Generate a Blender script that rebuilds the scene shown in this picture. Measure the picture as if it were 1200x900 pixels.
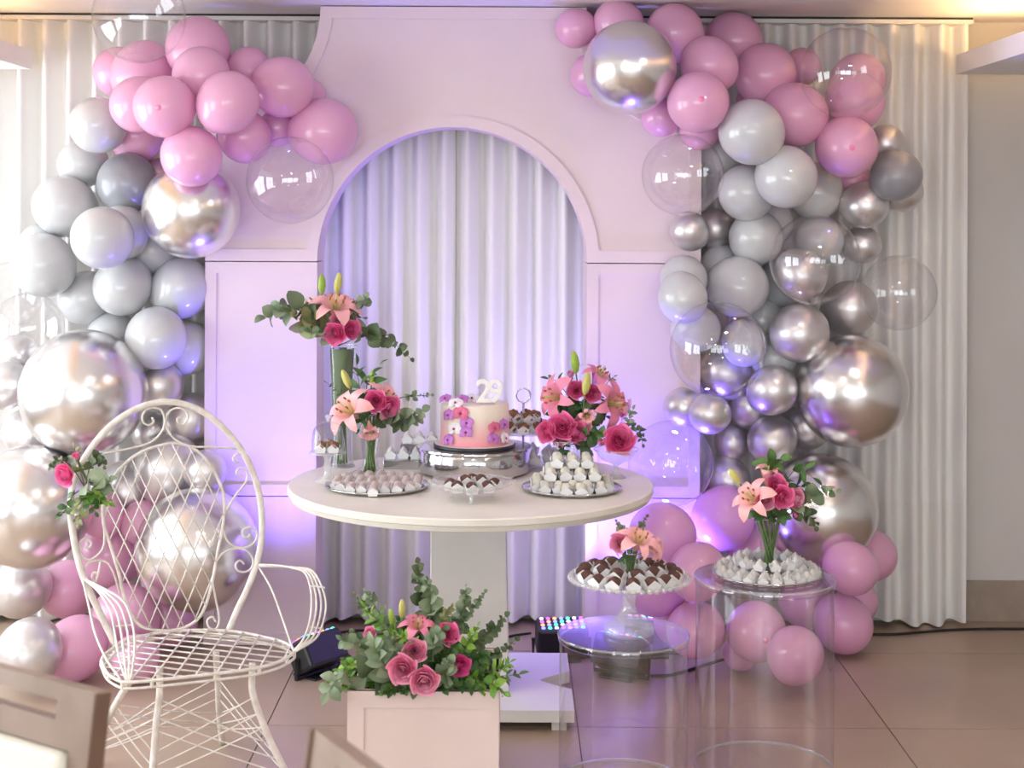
import bpy, bmesh, math, random
from mathutils import Vector, Matrix, Quaternion
from mathutils.geometry import tessellate_polygon
random.seed(7)
SC = bpy.context.scene
for o in list(bpy.data.objects): bpy.data.objects.remove(o)
COL = SC.collection
PI = math.pi

# ---------------------------------------------------------------- camera
F, HOR, H, ROLL = 1750.0, 250.0, 1.746, math.radians(0.3)
R_ = Vector((math.cos(ROLL), 0, math.sin(ROLL)))
U_ = Vector((-math.sin(ROLL), 0, math.cos(ROLL)))
CAM = Vector((0, 0, H))
cd = bpy.data.cameras.new('camera'); cam = bpy.data.objects.new('camera', cd); COL.objects.link(cam)
cd.sensor_width = 36; cd.lens = F / 1200 * 36; cd.shift_y = -(450 - HOR) / 1200
cam.matrix_world = Matrix(((R_.x, U_.x, 0, 0), (0, 0, -1, 0), (R_.z, U_.z, 0, H), (0, 0, 0, 1)))
cd.dof.use_dof = True; cd.dof.focus_distance = 5.1; cd.dof.aperture_fstop = 4.0
cd.clip_start = 0.05
SC.camera = cam

# ---------------------------------------------------------------- world, exposure, daylight
SC.view_settings.view_transform = 'Standard'; SC.view_settings.look = 'None'
SC.view_settings.exposure = 0.2; SC.view_settings.gamma = 1.0; SC.view_settings.use_curve_mapping = False
w = bpy.data.worlds.new('world'); SC.world = w; w.use_nodes = True
w.node_tree.nodes['Background'].inputs[0].default_value = (0.80, 0.88, 1.0, 1)
w.node_tree.nodes['Background'].inputs[1].default_value = 1.0
SC.cycles.transparent_max_bounces = 32

def area(name, loc, target, sx, sy, power, color):
    l = bpy.data.lights.new(name, 'AREA'); l.shape = 'RECTANGLE'; l.size = sx; l.size_y = sy
    l.energy = power; l.color = color
    o = bpy.data.objects.new(name, l); COL.objects.link(o); o.location = loc
    o.rotation_euler = (Vector(target) - Vector(loc)).to_track_quat('-Z', 'Y').to_euler()
    return o
def spot(name, loc, target, power, color, size=70, rad=0.06, blend=0.9):
    l = bpy.data.lights.new(name, 'SPOT'); l.energy = power; l.color = color
    l.spot_size = math.radians(size); l.spot_blend = blend; l.shadow_soft_size = rad
    o = bpy.data.objects.new(name, l); COL.objects.link(o); o.location = loc
    o.rotation_euler = (Vector(target) - Vector(loc)).to_track_quat('-Z', 'Y').to_euler()
    return o
DAY = (0.885, 0.95, 1.0)
# daylight through the windows of the left wall and of the wall behind the camera (the openings are built below)
for wy in (2.9, 5.1):
    area('window_daylight', (-3.62, wy, 1.35), (0, wy, 1.35), 1.7, 1.7, 66, DAY)
for wx, pw_ in ((-1.9, 52), (0.3, 55), (2.5, 28)):
    area('window_daylight', (wx, -2.92, 1.45), (wx, 0, 1.45), 1.8, 1.5, pw_, DAY)
# stage spots on the floor
VIO = (0.16, 0.11, 1.0)

# ---------------------------------------------------------------- pixel helpers
def ray(px, py):
    return R_ * ((px - 600) / F) + U_ * ((HOR - py) / F) + Vector((0, 1, 0))
def at(px, py, D):
    return CAM + ray(px, py) * D
def on_z(px, py, z):
    r = ray(px, py); return CAM + r * ((z - H) / r.z)
def on_plane(px, py, p0, n):
    r = ray(px, py); return CAM + r * ((p0 - CAM).dot(n) / r.dot(n))

# ---------------------------------------------------------------- materials
def new_mat(name):
    m = bpy.data.materials.new(name); m.use_nodes = True
    return m, m.node_tree, m.node_tree.nodes['Principled BSDF']
def mat(name, col, rough=0.5, metal=0.0, coat=0.0, var=0.0, vscale=8.0, bump=0.0, bscale=60.0, sss=0.0, spec=0.5, col2=None, trans=0.0):
    m, nt, p = new_mat(name)
    p.inputs['Base Color'].default_value = (*col, 1); p.inputs['Roughness'].default_value = rough
    p.inputs['Metallic'].default_value = metal; p.inputs['Coat Weight'].default_value = coat
    p.inputs['Coat Roughness'].default_value = 0.06
    p.inputs['Specular IOR Level'].default_value = spec
    if sss:
        p.inputs['Subsurface Weight'].default_value = sss; p.inputs['Subsurface Radius'].default_value = (.03, .015, .015)
        p.inputs['Subsurface Scale'].default_value = 0.6
    tc = nt.nodes.new('ShaderNodeTexCoord')
    if var or col2:
        n = nt.nodes.new('ShaderNodeTexNoise'); n.inputs['Scale'].default_value = vscale; n.inputs['Detail'].default_value = 4
        nt.links.new(tc.outputs['Object'], n.inputs['Vector'])
        r = nt.nodes.new('ShaderNodeValToRGB')
        c2 = col2 or tuple(c * (1 - var) for c in col)
        r.color_ramp.elements[0].color = (*c2, 1); r.color_ramp.elements[1].color = (*col, 1)
        r.color_ramp.elements[0].position = 0.35; r.color_ramp.elements[1].position = 0.65
        nt.links.new(n.outputs['Fac'], r.inputs['Fac']); nt.links.new(r.outputs['Color'], p.inputs['Base Color'])
    if bump:
        n = nt.nodes.new('ShaderNodeTexNoise'); n.inputs['Scale'].default_value = bscale; n.inputs['Detail'].default_value = 3
        nt.links.new(tc.outputs['Object'], n.inputs['Vector'])
        b = nt.nodes.new('ShaderNodeBump'); b.inputs['Strength'].default_value = bump; b.inputs['Distance'].default_value = 0.002
        nt.links.new(n.outputs['Fac'], b.inputs['Height']); nt.links.new(b.outputs['Normal'], p.inputs['Normal'])
    return m
def leafmat(name, col, col2):
    m, nt, p = new_mat(name)
    p.inputs['Roughness'].default_value = 0.5
    oi = nt.nodes.new('ShaderNodeObjectInfo'); r = nt.nodes.new('ShaderNodeValToRGB')
    r.color_ramp.elements[0].color = (*col, 1); r.color_ramp.elements[1].color = (*col2, 1)
    nt.links.new(oi.outputs['Random'], r.inputs['Fac']); nt.links.new(r.outputs['Color'], p.inputs['Base Color'])
    return m
def thin(name, tint=(1, 1, 1), refl=1.0, rough=0.01, base=0.02, pwr=3.2):
    """a thin clear wall: what passes through it is not bent, its surface mirrors more at grazing angles"""
    m = bpy.data.materials.new(name); m.use_nodes = True; nt = m.node_tree; nt.nodes.clear()
    out = nt.nodes.new('ShaderNodeOutputMaterial'); mx = nt.nodes.new('ShaderNodeMixShader')
    t = nt.nodes.new('ShaderNodeBsdfTransparent'); t.inputs[0].default_value = (*tint, 1)
    g = nt.nodes.new('ShaderNodeBsdfGlossy'); g.inputs['Roughness'].default_value = rough
    fr = nt.nodes.new('ShaderNodeFresnel'); fr.inputs['IOR'].default_value = 1.45
    geo = nt.nodes.new('ShaderNodeNewGeometry')
    mul = nt.nodes.new('ShaderNodeMath'); mul.operation = 'MULTIPLY_ADD'; mul.inputs[1].default_value = refl; mul.inputs[2].default_value = base
    mul.use_clamp = True
    # Fresnel of the outer side on both faces
    lw = nt.nodes.new('ShaderNodeLayerWeight'); lw.inputs['Blend'].default_value = 0.5
    pw = nt.nodes.new('ShaderNodeMath'); pw.operation = 'POWER'; pw.inputs[1].default_value = pwr
    nt.links.new(lw.outputs['Facing'], pw.inputs[0]); nt.links.new(pw.outputs[0], mul.inputs[0])
    nt.links.new(mul.outputs[0], mx.inputs[0]); nt.links.new(t.outputs[0], mx.inputs[1]); nt.links.new(g.outputs[0], mx.inputs[2])
    nt.links.new(mx.outputs[0], out.inputs[0])
    nt.nodes.remove(fr); nt.nodes.remove(geo)
    return m
def emit(name, col, s):
    m = bpy.data.materials.new(name); m.use_nodes = True; nt = m.node_tree; nt.nodes.clear()
    out = nt.nodes.new('ShaderNodeOutputMaterial'); e = nt.nodes.new('ShaderNodeEmission')
    e.inputs[0].default_value = (*col, 1); e.inputs[1].default_value = s
    nt.links.new(e.outputs[0], out.inputs[0]); return m

M = {}
M['wall'] = mat('wall_paint', (.64, .61, .58), .8, var=.04, vscale=3)
M['ceil'] = mat('ceiling_paint', (.82, .79, .77), .85)
M['tile'] = mat('beige_tile', (.45, .335, .245), .33, var=.14, vscale=2.2, spec=.45)
M['grout'] = mat('grout', (.16, .12, .10), .8)
M['stone'] = mat('skirting_stone', (.36, .29, .235), .35, var=.12, vscale=12)
M['panel'] = mat('pink_panel_paint', (.78, .635, .66), .55, var=.05, vscale=3, bump=.15, bscale=25)
M['curtain'] = mat('cream_curtain', (.84, .82, .795), .85, bump=.25, bscale=500)
M['curtain_band'] = mat('cream_curtain_band', (.82, .80, .77), .85, bump=.25, bscale=500)
M['rail'] = mat('rail_white', (.75, .72, .68), .4)
M['dark'] = mat('dark_gap', (.03, .028, .026), .8)
M['tabletop'] = mat('off_white_wood', (.84, .80, .715), .42, col2=(.78, .735, .65), vscale=5, bump=.1, bscale=30)
M['tableleg'] = mat('off_white_paint', (.74, .72, .67), .5, var=.04)
M['planter'] = mat('planter_pink', (.80, .655, .62), .5, var=.04, vscale=6, bump=.1, bscale=30)
M['soil'] = mat('soil', (.03, .025, .02), .9)
M['chairpaint'] = mat('chair_white_paint', (.85, .81, .76), .35, col2=(.70, .64, .57), vscale=30)
M['pink'] = mat('pink_latex', (.88, .47, .67), .28, coat=.6, sss=.25)
def translucent(m, col, f):
    # thin rubber skin: a share of the light passes through it
    nt = m.node_tree; p = nt.nodes['Principled BSDF']; out = nt.nodes['Material Output']
    tr = nt.nodes.new('ShaderNodeBsdfTranslucent'); tr.inputs[0].default_value = (*col, 1)
    mx = nt.nodes.new('ShaderNodeMixShader'); mx.inputs[0].default_value = f
    nt.links.new(p.outputs[0], mx.inputs[1]); nt.links.new(tr.outputs[0], mx.inputs[2]); nt.links.new(mx.outputs[0], out.inputs[0])
M['pink'].node_tree.nodes['Principled BSDF'].inputs['Subsurface Weight'].default_value = 0
translucent(M['pink'], (.95, .62, .85), .22)
M['pinktip'] = mat('pink_tip', (.80, .26, .44), .3)
M['grey'] = mat('pale_grey_latex', (.56, .565, .575), .28, coat=.6, sss=.15)
M['greytip'] = mat('grey_tip', (.42, .42, .44), .3)
M['dgrey'] = mat('dark_grey_latex', (.27, .275, .30), .28, coat=.3)
M['pearl'] = mat('pearl_latex', (.72, .685, .69), .32, metal=.65, coat=.4)
M['silver'] = mat('satin_silver_latex', (.70, .67, .67), .36, metal=.8, coat=.35)
M['chrome'] = mat('chrome_foil', (.80, .78, .775), .25, metal=1.0)
M['clear'] = thin('clear_bubble', (.995, .99, .995), .75, .015, .095, 4.5)
M['acrylic'] = thin('clear_acrylic', (.995, .985, .995), .6, .05, .10, 3.5)
M['acrylic_lid'] = thin('clear_acrylic_lid', (.98, .97, .985), .6, .06, .16, 3.0)
M['acrylic_edge'] = thin('acrylic_edge', (.80, .78, .80), .6, .08, .16)
M['glass'] = thin('clear_glass', (.955, .965, .965), .9, .01, .05)
M['cutglass'] = mat('cut_glass', (.80, .80, .80), .12, coat=.5)
M['cutglass'].node_tree.nodes['Principled BSDF'].inputs['Alpha'].default_value = 0.38
M['cutglass'].node_tree.nodes['Principled BSDF'].inputs['Metallic'].default_value = 0.2
M['mirror'] = mat('mirror_metal', (.60, .595, .60), .12, metal=1.0)
M['silvertray'] = mat('silver_tray', (.62, .61, .60), .16, metal=1.0)
M['board'] = mat('cake_board', (.03, .028, .03), .4)
M['boardtop'] = mat('board_white', (.80, .76, .74), .5)
M['papercup'] = mat('white_paper', (.84, .83, .83), .7)
M['choc'] = mat('milk_chocolate', (.145, .055, .034), .45, col2=(.08, .028, .018), vscale=60, bump=.8, bscale=260)
M['white_sweet'] = mat('white_sweet', (.84, .81, .77), .6, bump=1.0, bscale=200)
M['ivory_sweet'] = mat('ivory_sweet', (.80, .75, .58), .6, col2=(.86, .84, .76), vscale=80, bump=1.0, bscale=260)
M['rose_sweet'] = mat('nut_dusted_sweet', (.84, .78, .77), .6, col2=(.55, .38, .34), vscale=70, bump=1.0, bscale=200)
M['caramel'] = mat('caramel_crunch', (.42, .19, .065), .5, col2=(.24, .085, .025), vscale=70, bump=1.0, bscale=160)
def petalmat(name, base, edge, lo=.35):
    m, nt, p = new_mat(name); p.inputs['Roughness'].default_value = .5
    p.inputs['Subsurface Weight'].default_value = .12; p.inputs['Subsurface Radius'].default_value = (.01, .006, .006)
    tc = nt.nodes.new('ShaderNodeTexCoord'); sp = nt.nodes.new('ShaderNodeSeparateXYZ'); r = nt.nodes.new('ShaderNodeValToRGB')
    nt.links.new(tc.outputs['Generated'], sp.inputs[0]); nt.links.new(sp.outputs['Z'], r.inputs[0]); nt.links.new(r.outputs[0], p.inputs['Base Color'])
    r.color_ramp.elements[0].color = (*base, 1); r.color_ramp.elements[1].color = (*edge, 1); r.color_ramp.elements[0].position = lo; r.color_ramp.elements[1].position = .97
    return m
M['rose'] = petalmat('hot_pink_petal', (.93, .10, .36), (.95, .27, .52))
M['rose2'] = petalmat('pink_petal', (.93, .25, .46), (.95, .46, .60))
M['rosedark'] = petalmat('magenta_petal', (.68, .03, .24), (.80, .12, .36))
M['lily'] = petalmat('salmon_petal', (.80, .46, .38), (.90, .44, .46), .05)
M['lilypink'] = petalmat('rose_lily_petal', (.86, .42, .46), (.84, .26, .40), .05)
M['anther'] = mat('anther', (.40, .13, .03), .7)
M['bud'] = mat('bud_green', (.50, .52, .10), .5, col2=(.62, .55, .20), vscale=20)
M['budgreen'] = mat('fresh_bud_green', (.22, .42, .05), .5, col2=(.40, .52, .08), vscale=20)
M['stem'] = mat('stem_green', (.11, .19, .05), .55)
M['twig'] = mat('twig', (.16, .11, .07), .6)
M['euc'] = leafmat('eucalyptus_leaf', (.12, .18, .085), (.28, .345, .22))
M['eucd'] = leafmat('dark_eucalyptus_leaf', (.05, .085, .03), (.13, .175, .085))
M['fresh'] = leafmat('fresh_leaf', (.09, .25, .02), (.24, .40, .05))
M['green'] = leafmat('green_leaf', (.03, .095, .02), (.09, .19, .045))
M['olive'] = leafmat('olive_leaf', (.20, .24, .08), (.30, .29, .14))
M['orchid'] = mat('purple_orchid', (.46, .10, .52), .5, col2=(.62, .30, .66), vscale=80)
M['orchidw'] = mat('white_orchid', (.84, .80, .82), .5)
M['orchidp'] = mat('pink_orchid', (.60, .05, .22), .5, col2=(.78, .24, .33), vscale=60)
M['lip'] = mat('orchid_lip', (.42, .03, .22), .5)
M['numeral'] = mat('pearl_numeral', (.84, .80, .78), .35)
M['ledblack'] = mat('black_housing', (.012, .012, .014), .4)
M['cable'] = mat('black_cable', (.01, .01, .01), .5)
M['wood'] = mat('grey_brown_wood', (.30, .215, .165), .45, col2=(.24, .165, .12), vscale=9, bump=.1)
M['woodside'] = mat('dark_brown_wood', (.17, .10, .07), .45)
M['linen'] = mat('cream_fabric', (.80, .76, .665), .85, bump=.3, bscale=300)
M['frame'] = mat('window_frame', (.55, .53, .50), .5)

# cake icing: airbrushed from pink at the foot to ivory at the top
mc, nt, p = new_mat('ombre_icing'); p.inputs['Roughness'].default_value = .55
tc = nt.nodes.new('ShaderNodeTexCoord'); sx = nt.nodes.new('ShaderNodeSeparateXYZ'); rp = nt.nodes.new('ShaderNodeValToRGB')
nt.links.new(tc.outputs['Generated'], sx.inputs[0]); nt.links.new(sx.outputs['Z'], rp.inputs[0]); nt.links.new(rp.outputs[0], p.inputs['Base Color'])
rp.color_ramp.elements[0].color = (.84, .30, .36, 1); rp.color_ramp.elements[1].color = (.86, .76, .64, 1)
rp.color_ramp.elements[0].position = .02; rp.color_ramp.elements[1].position = .75
M['icing'] = mc

# ---------------------------------------------------------------- mesh helpers
class MB:
    def __init__(s): s.v = []; s.f = []
    def add(s, v, f):
        o = len(s.v); s.v += [tuple(x) for x in v]; s.f += [tuple(i + o for i in q) for q in f]; return s
    def box(s, x0, x1, y0, y1, z0, z1):
        v = [(x, y, z) for z in (z0, z1) for y in (y0, y1) for x in (x0, x1)]
        return s.add(v, [(0, 2, 3, 1), (4, 5, 7, 6), (0, 1, 5, 4), (2, 6, 7, 3), (0, 4, 6, 2), (1, 3, 7, 5)])
    def lathe(s, prof, n=32, cap0=False, cap1=False, c=(0, 0, 0), sq=None):
        v = []; f = []
        for r, z in prof:
            for k in range(n):
                a = 2 * PI * k / n
                rr = r if sq is None else r * sq(a)
                v.append((c[0] + rr * math.cos(a), c[1] + rr * math.sin(a), c[2] + z))
        for i in range(len(prof) - 1):
            for k in range(n):
                k2 = (k + 1) % n; f.append((i * n + k, i * n + k2, (i + 1) * n + k2, (i + 1) * n + k))
        if cap0: f.append(tuple(range(n))[::-1])
        if cap1: f.append(tuple(range((len(prof) - 1) * n, len(prof) * n)))
        return s.add(v, f)
    def tube(s, pts, r, n=6, caps=True):
        pts = [Vector(p) for p in pts]; N = len(pts)
        rad = r if isinstance(r, (list, tuple)) else [r] * N
        tg = [(pts[min(i + 1, N - 1)] - pts[max(i - 1, 0)]).normalized() for i in range(N)]
        up = Vector((0, 0, 1)) if abs(tg[0].z) < .9 else Vector((1, 0, 0))
        a = tg[0].cross(up).normalized(); v = []; f = []
        for i in range(N):
            if i:
                ax = tg[i - 1].cross(tg[i])
                if ax.length > 1e-7:
                    a = Quaternion(ax.normalized(), tg[i - 1].angle(tg[i])) @ a
            a = (a - tg[i] * a.dot(tg[i])).normalized(); b = tg[i].cross(a)
            for k in range(n):
                t = 2 * PI * k / n; v.append(pts[i] + (a * math.cos(t) + b * math.sin(t)) * rad[i])
        for i in range(N - 1):
            for k in range(n):
                k2 = (k + 1) % n; f.append((i * n + k, i * n + k2, (i + 1) * n + k2, (i + 1) * n + k))
        if caps: f.append(tuple(range(n))[::-1]); f.append(tuple(range((N - 1) * n, N * n)))
        return s.add(v, f)
    def mesh(s, name, smooth=False, bevel=0.0):
        me = bpy.data.meshes.new(name); me.from_pydata(s.v, [], s.f)
        bm = bmesh.new(); bm.from_mesh(me)
        bmesh.ops.recalc_face_normals(bm, faces=bm.faces)
        if bevel:
            bmesh.ops.bevel(bm, geom=list(bm.edges), offset=bevel, segments=2, affect='EDGES', profile=.5, clamp_overlap=True)
        bm.to_mesh(me); bm.free()
        if smooth:
            me.polygons.foreach_set('use_smooth', [True] * len(me.polygons))
            if smooth != 'all': me.set_sharp_from_angle(angle=math.radians(40))
        return me
def link(name, me, m, parent=None, loc=None, mw=None, scale=None):
    o = bpy.data.objects.new(name, me); COL.objects.link(o)
    if me is not None and m is not None:
        if not me.materials: me.materials.append(m)
        elif me.materials[0] is not m:
            o.material_slots[0].link = 'OBJECT'; o.material_slots[0].material = m
    if parent is not None: o.parent = parent
    if mw is not None: o.matrix_basis = mw
    if loc is not None: o.location = loc
    if scale is not None: o.scale = scale if hasattr(scale, '__len__') else (scale,) * 3
    return o
def tag(o, label, cat, group=None):
    o['label'] = label; o['category'] = cat
    if group: o['group'] = group
    return o
def struct(o): o['kind'] = 'structure'; return o
def thing(name, label, cat, loc=(0, 0, 0), rz=0.0, group=None, mw=None):
    o = bpy.data.objects.new(name, None); COL.objects.link(o); o.empty_display_size = .05
    o.location = loc; o.rotation_euler = (0, 0, rz)
    if mw is not None: o.matrix_basis = mw
    return tag(o, label, cat, group)
def spline(pts, sub=6):
    pts = [Vector(p) for p in pts]; out = []
    P = [pts[0] * 2 - pts[1]] + pts + [pts[-1] * 2 - pts[-2]]
    for i in range(1, len(P) - 2):
        for k in range(sub):
            t = k / sub; a, b, c, d = P[i - 1], P[i], P[i + 1], P[i + 2]
            out.append(.5 * ((2 * b) + (c - a) * t + (2 * a - 5 * b + 4 * c - d) * t * t + (3 * b - 3 * c + d - a) * t ** 3))
    out.append(pts[-1]); return out
def basis(zdir, origin=(0, 0, 0), up=(0, 0, 1), s=1.0, roll=0.0):
    z = Vector(zdir).normalized(); up = Vector(up)
    if abs(z.dot(up)) > .97: up = Vector((0, 1, 0))
    x = up.cross(z).normalized(); y = z.cross(x)
    m = Matrix(((x.x, y.x, z.x, 0), (x.y, y.y, z.y, 0), (x.z, y.z, z.z, 0), (0, 0, 0, 1)))
    return Matrix.Translation(Vector(origin)) @ m @ Matrix.Rotation(roll, 4, 'Z') @ Matrix.Scale(s, 4)
ORD = ['first', 'second', 'third', 'fourth', 'fifth', 'sixth', 'seventh', 'eighth', 'ninth', 'tenth', 'eleventh', 'twelfth', 'thirteenth', 'fourteenth', 'fifteenth',
       'sixteenth', 'seventeenth', 'eighteenth', 'nineteenth', 'twentieth', 'twenty-first', 'twenty-second', 'twenty-third', 'twenty-fourth', 'twenty-fifth', 'twenty-sixth']

# ================================================================ THE ROOM
CEIL = 2.58; WALLY = 6.44; XL, XR, YF = -3.55, 4.2, -2.85
# floor: slab + one object per tile
fl = struct(link('floor', MB().box(XL, XR, YF, WALLY, -.10, -.004).mesh('floor_slab'), M['grout']))
TX, TY, X0, Y0, G = 1.0575, .876, -.825, 5.08, .0022
tiles = {}
i = -3
while X0 + i * TX < XR:
    j = -10
    while Y0 + j * TY < WALLY:
        xa, xb = max(X0 + i * TX + G, XL), min(X0 + (i + 1) * TX - G, XR)
        ya, yb = max(Y0 + j * TY + G, YF), min(Y0 + (j + 1) * TY - G, WALLY)
        if xb - xa > .02 and yb - ya > .02:
            link('tile', MB().box(xa, xb, ya, yb, -.012, 0).mesh('tile'), M['tile'], fl)
        j += 1
    i += 1
struct(link('ceiling', MB().box(XL - .2, XR + .2, YF - .2, WALLY + .2, CEIL, CEIL + .12).mesh('ceiling'), M['ceil']))
struct(link('wall_back', MB().box(XL - .2, XR + .2, WALLY, WALLY + .15, -.1, CEIL).mesh('wall_back'), M['wall']))
struct(link('wall_right', MB().box(XR, XR + .15, YF, WALLY, -.1, CEIL).mesh('wall_right'), M['wall']))
# left wall with two window openings, wall behind the camera with three
b = MB(); ops = [(2.0, 3.8), (4.2, 6.0)]; ycur = YF
for a, c in ops:
    b.box(XL - .15, XL, ycur, a, -.1, CEIL); b.box(XL - .15, XL, a, c, -.1, .45); b.box(XL - .15, XL, a, c, 2.25, CEIL); ycur = c
b.box(XL - .15, XL, ycur, WALLY, -.1, CEIL)
struct(link('wall_left', b.mesh('wall_left'), M['wall']))
b = MB(); xcur = XL - .15; opf = [(-2.85, -.95), (-.65, 1.25), (1.55, 3.45)]
for a, c in opf:
    b.box(xcur, a, YF - .15, YF, -.1, CEIL); b.box(a, c, YF - .15, YF, -.1, .65); b.box(a, c, YF - .15, YF, 2.25, CEIL); xcur = c
b.box(xcur, XR + .15, YF - .15, YF, -.1, CEIL)
struct(link('wall_front', b.mesh('wall_front'), M['wall']))
n = 0
for a, c in ops:
    n += 1; wb = MB(); x0, x1 = XL - .07, XL - .02
    wb.box(x0, x1, a, a + .05, .45, 2.25).box(x0, x1, c - .05, c, .45, 2.25).box(x0, x1, a, c, .45, .5).box(x0, x1, a, c, 2.2, 2.25).box(x0, x1, (a + c) / 2 - .025, (a + c) / 2 + .025, .45, 2.25)
    struct(link('window_%d' % n, wb.mesh('window_frame'), M['frame']))
for a, c in opf:
    n += 1; wb = MB(); y0, y1 = YF - .07, YF - .02
    wb.box(a, a + .05, y0, y1, .65, 2.25).box(c - .05, c, y0, y1, .65, 2.25).box(a, c, y0, y1, .65, .7).box(a, c, y0, y1, 2.2, 2.25).box((a + c) / 2 - .025, (a + c) / 2 + .025, y0, y1, .65, 2.25)
    struct(link('window_%d' % n, wb.mesh('window_frame'), M['frame']))
# skirting on the right part of the back wall
xs = at(1124, 700, 6.4).x
struct(link('baseboard_back', MB().box(xs - .25, XR, WALLY - .018, WALLY, 0, .175).mesh('baseboard', bevel=.003), M['stone']))
# dropped soffits that carry the cove lights on both sides
sr = at(1122, 84, 6.2).x; sl = at(35, 74, 6.2).x
for nm, x0, x1 in (('trim_1', sr, XR), ('trim_2', XL, sl)):
    lip = x0 if nm == 'trim_1' else x1
    s = MB().box(x0, x1, -2.85, 6.22, 2.335, 2.375)
    s.box(min(lip, lip + (.03 if nm == 'trim_1' else -.03)), max(lip, lip + (.03 if nm == 'trim_1' else -.03)), -2.85, 6.22, 2.375, 2.415)
    struct(link(nm, s.mesh('soffit'), M['ceil']))
for lbl, x0, x1, pw in (('warm cove light strip on top of the right soffit', sr + .10, sr + .125, 1.0), ('warm cove light strip on top of the left soffit', sl - .125, sl - .10, 1.0)):
    t = thing('cove_light', lbl, 'light', (x0, 0, 2.375))
    link('channel', MB().box(0, x1 - x0, 1.5, 6.1, 0, .008).mesh('channel'), M['rail'], t)
    link('led_strip', MB().box(.006, x1 - x0 - .006, 1.5, 6.1, .008, .012).mesh('strip'), emit('warm_led', (1.0, .62, .27), 155 if 'right' in lbl else 55), t)
# small square downlights in the ceiling, in front of the scene
dl = MB().box(-.13, .13, -.13, .13, -.012, 0).mesh('downlight_frame', bevel=.002); dd = MB().box(-.105, .105, -.105, .105, -.015, -.011).mesh('diffuser')
lampm = emit('downlight_glow', (1.0, .95, .88), 42)
for x, y, wd in ((-.25, 3.2, 'over the middle of the room'), (1.2, 4.2, 'over the acrylic plinths'), (-.25, 1.0, 'nearest above the photographer'), (1.7, 1.6, 'on the right side of the room'), (-1.7, 1.9, 'on the window side of the room')):
    t = thing('downlight', 'square white ceiling downlight ' + wd, 'ceiling light', (x, y, CEIL), PI / 4, 'square ceiling downlights')
    link('frame', dl, M['rail'], t); link('diffuser', dd, lampm, t)

# ---------------------------------------------------------------- curtains and their rail
CY = 6.33
def foldy(x, z, ph, top=2.53):
    k = 1 + .10 * math.sin(x * 3.1 + ph)
    a = x / .1045 * 2 * PI + .35 * math.sin(x * 2.3 + ph) + .15 * math.sin(x * 5.7)
    low = max(0, 1 - z / 1.2)
    a += low * .35 * math.sin(x * 9 + ph)
    s = math.sin(a + .35 * math.sin(a)); s = s * (1.25 - .25 * s * s)
    return CY - .042 * k * s - .006 * math.sin(a * .5 + z)
def curtain(x0, x1, z0, z1, off, ph, rows):
    b = MB(); n = max(2, int((x1 - x0) / .0085)); zs = [z0 + (z1 - z0) * r / rows for r in range(rows + 1)]
    v = []; f = []
    for z in zs:
        for i in range(n + 1):
            x = x0 + (x1 - x0) * i / n
            zz = z + (.012 * math.sin(x * 17) if z == z0 and z0 < .1 else 0)
            v.append((x, foldy(x, z, ph) - off, zz))
    for r in range(rows):
        for i in range(n):
            f.append((r * (n + 1) + i, r * (n + 1) + i + 1, (r + 1) * (n + 1) + i + 1, (r + 1) * (n + 1) + i))
    return b.add(v, f)
xsplit = at(534, 300, CY).x; xr_end = at(1130, 300, CY).x
for lbl, x0, x1, ph in (('cream pleated curtain behind the left garland and left half of the arch', -3.3, xsplit - .0008, .3), ('cream pleated curtain behind the right garland, ending at the bare wall', xsplit + .0008, xr_end, 1.1)):
    t = thing('curtain', lbl, 'curtain', (0, 0, 0))
    link('drape', curtain(x0, x1, .022, 2.55, 0, ph, 16).mesh('drape', smooth='all'), M['curtain'], t)
    link('heading_band', curtain(x0, x1, 2.425, 2.552, .003, ph, 2).mesh('heading', smooth='all'), M['curtain_band'], t)
    link('hem', curtain(x0, x1, .022, .53, .003, ph, 6).mesh('hem', smooth='all'), M['curtain_band'], t)
t = thing('curtain_rail', 'white curtain rail running along the ceiling edge', 'rail', (0, 0, 0))
link('track', MB().box(-3.3, xr_end + .02, CY - .05, CY + .05, 2.553, 2.570).mesh('track'), M['rail'], t)
link('gap_shade_strip', MB().box(-3.3, xr_end + .02, CY - .04, CY + .05, 2.570, CEIL).mesh('strip'), M['dark'], t)  # near-black strip painting the shade in the gap between rail and ceiling

# ---------------------------------------------------------------- arched pink panel wall
PD = 6.02
def offset_poly(pts, w):
    n = len(pts); out = []
    for i in range(n):
        p, a, c = Vector(pts[i]), Vector(pts[i - 1]), Vector(pts[(i + 1) % n])
        e1 = (p - a).normalized(); e2 = (c - p).normalized()
        n1 = Vector((-e1.y, e1.x)); n2 = Vector((-e2.y, e2.x)); m = n1 + n2
        m = m / max(m.length_squared / 2, .35) if m.length > 1e-6 else n1
        out.append(p + m * w)
    return out
def prism(pts, y0, y1):
    n = len(pts)
    v = [(p[0], y0, p[1]) for p in pts] + [(p[0], y1, p[1]) for p in pts]
    f = [(i, (i + 1) % n, n + (i + 1) % n, n + i) for i in range(n)]
    bm = bmesh.new(); vs = [bm.verts.new(q) for q in v]
    for q in f: bm.faces.new([vs[k] for k in q])
    for tr in tessellate_polygon([[Vector((p[0], p[1], 0)) for p in pts]]):
        bm.faces.new([vs[k] for k in tr]); bm.faces.new([vs[n + k] for k in reversed(tr)])
    bmesh.ops.recalc_face_normals(bm, faces=bm.faces)
    me = bpy.data.meshes.new('prism'); bm.to_mesh(me); bm.free(); return me
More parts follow.
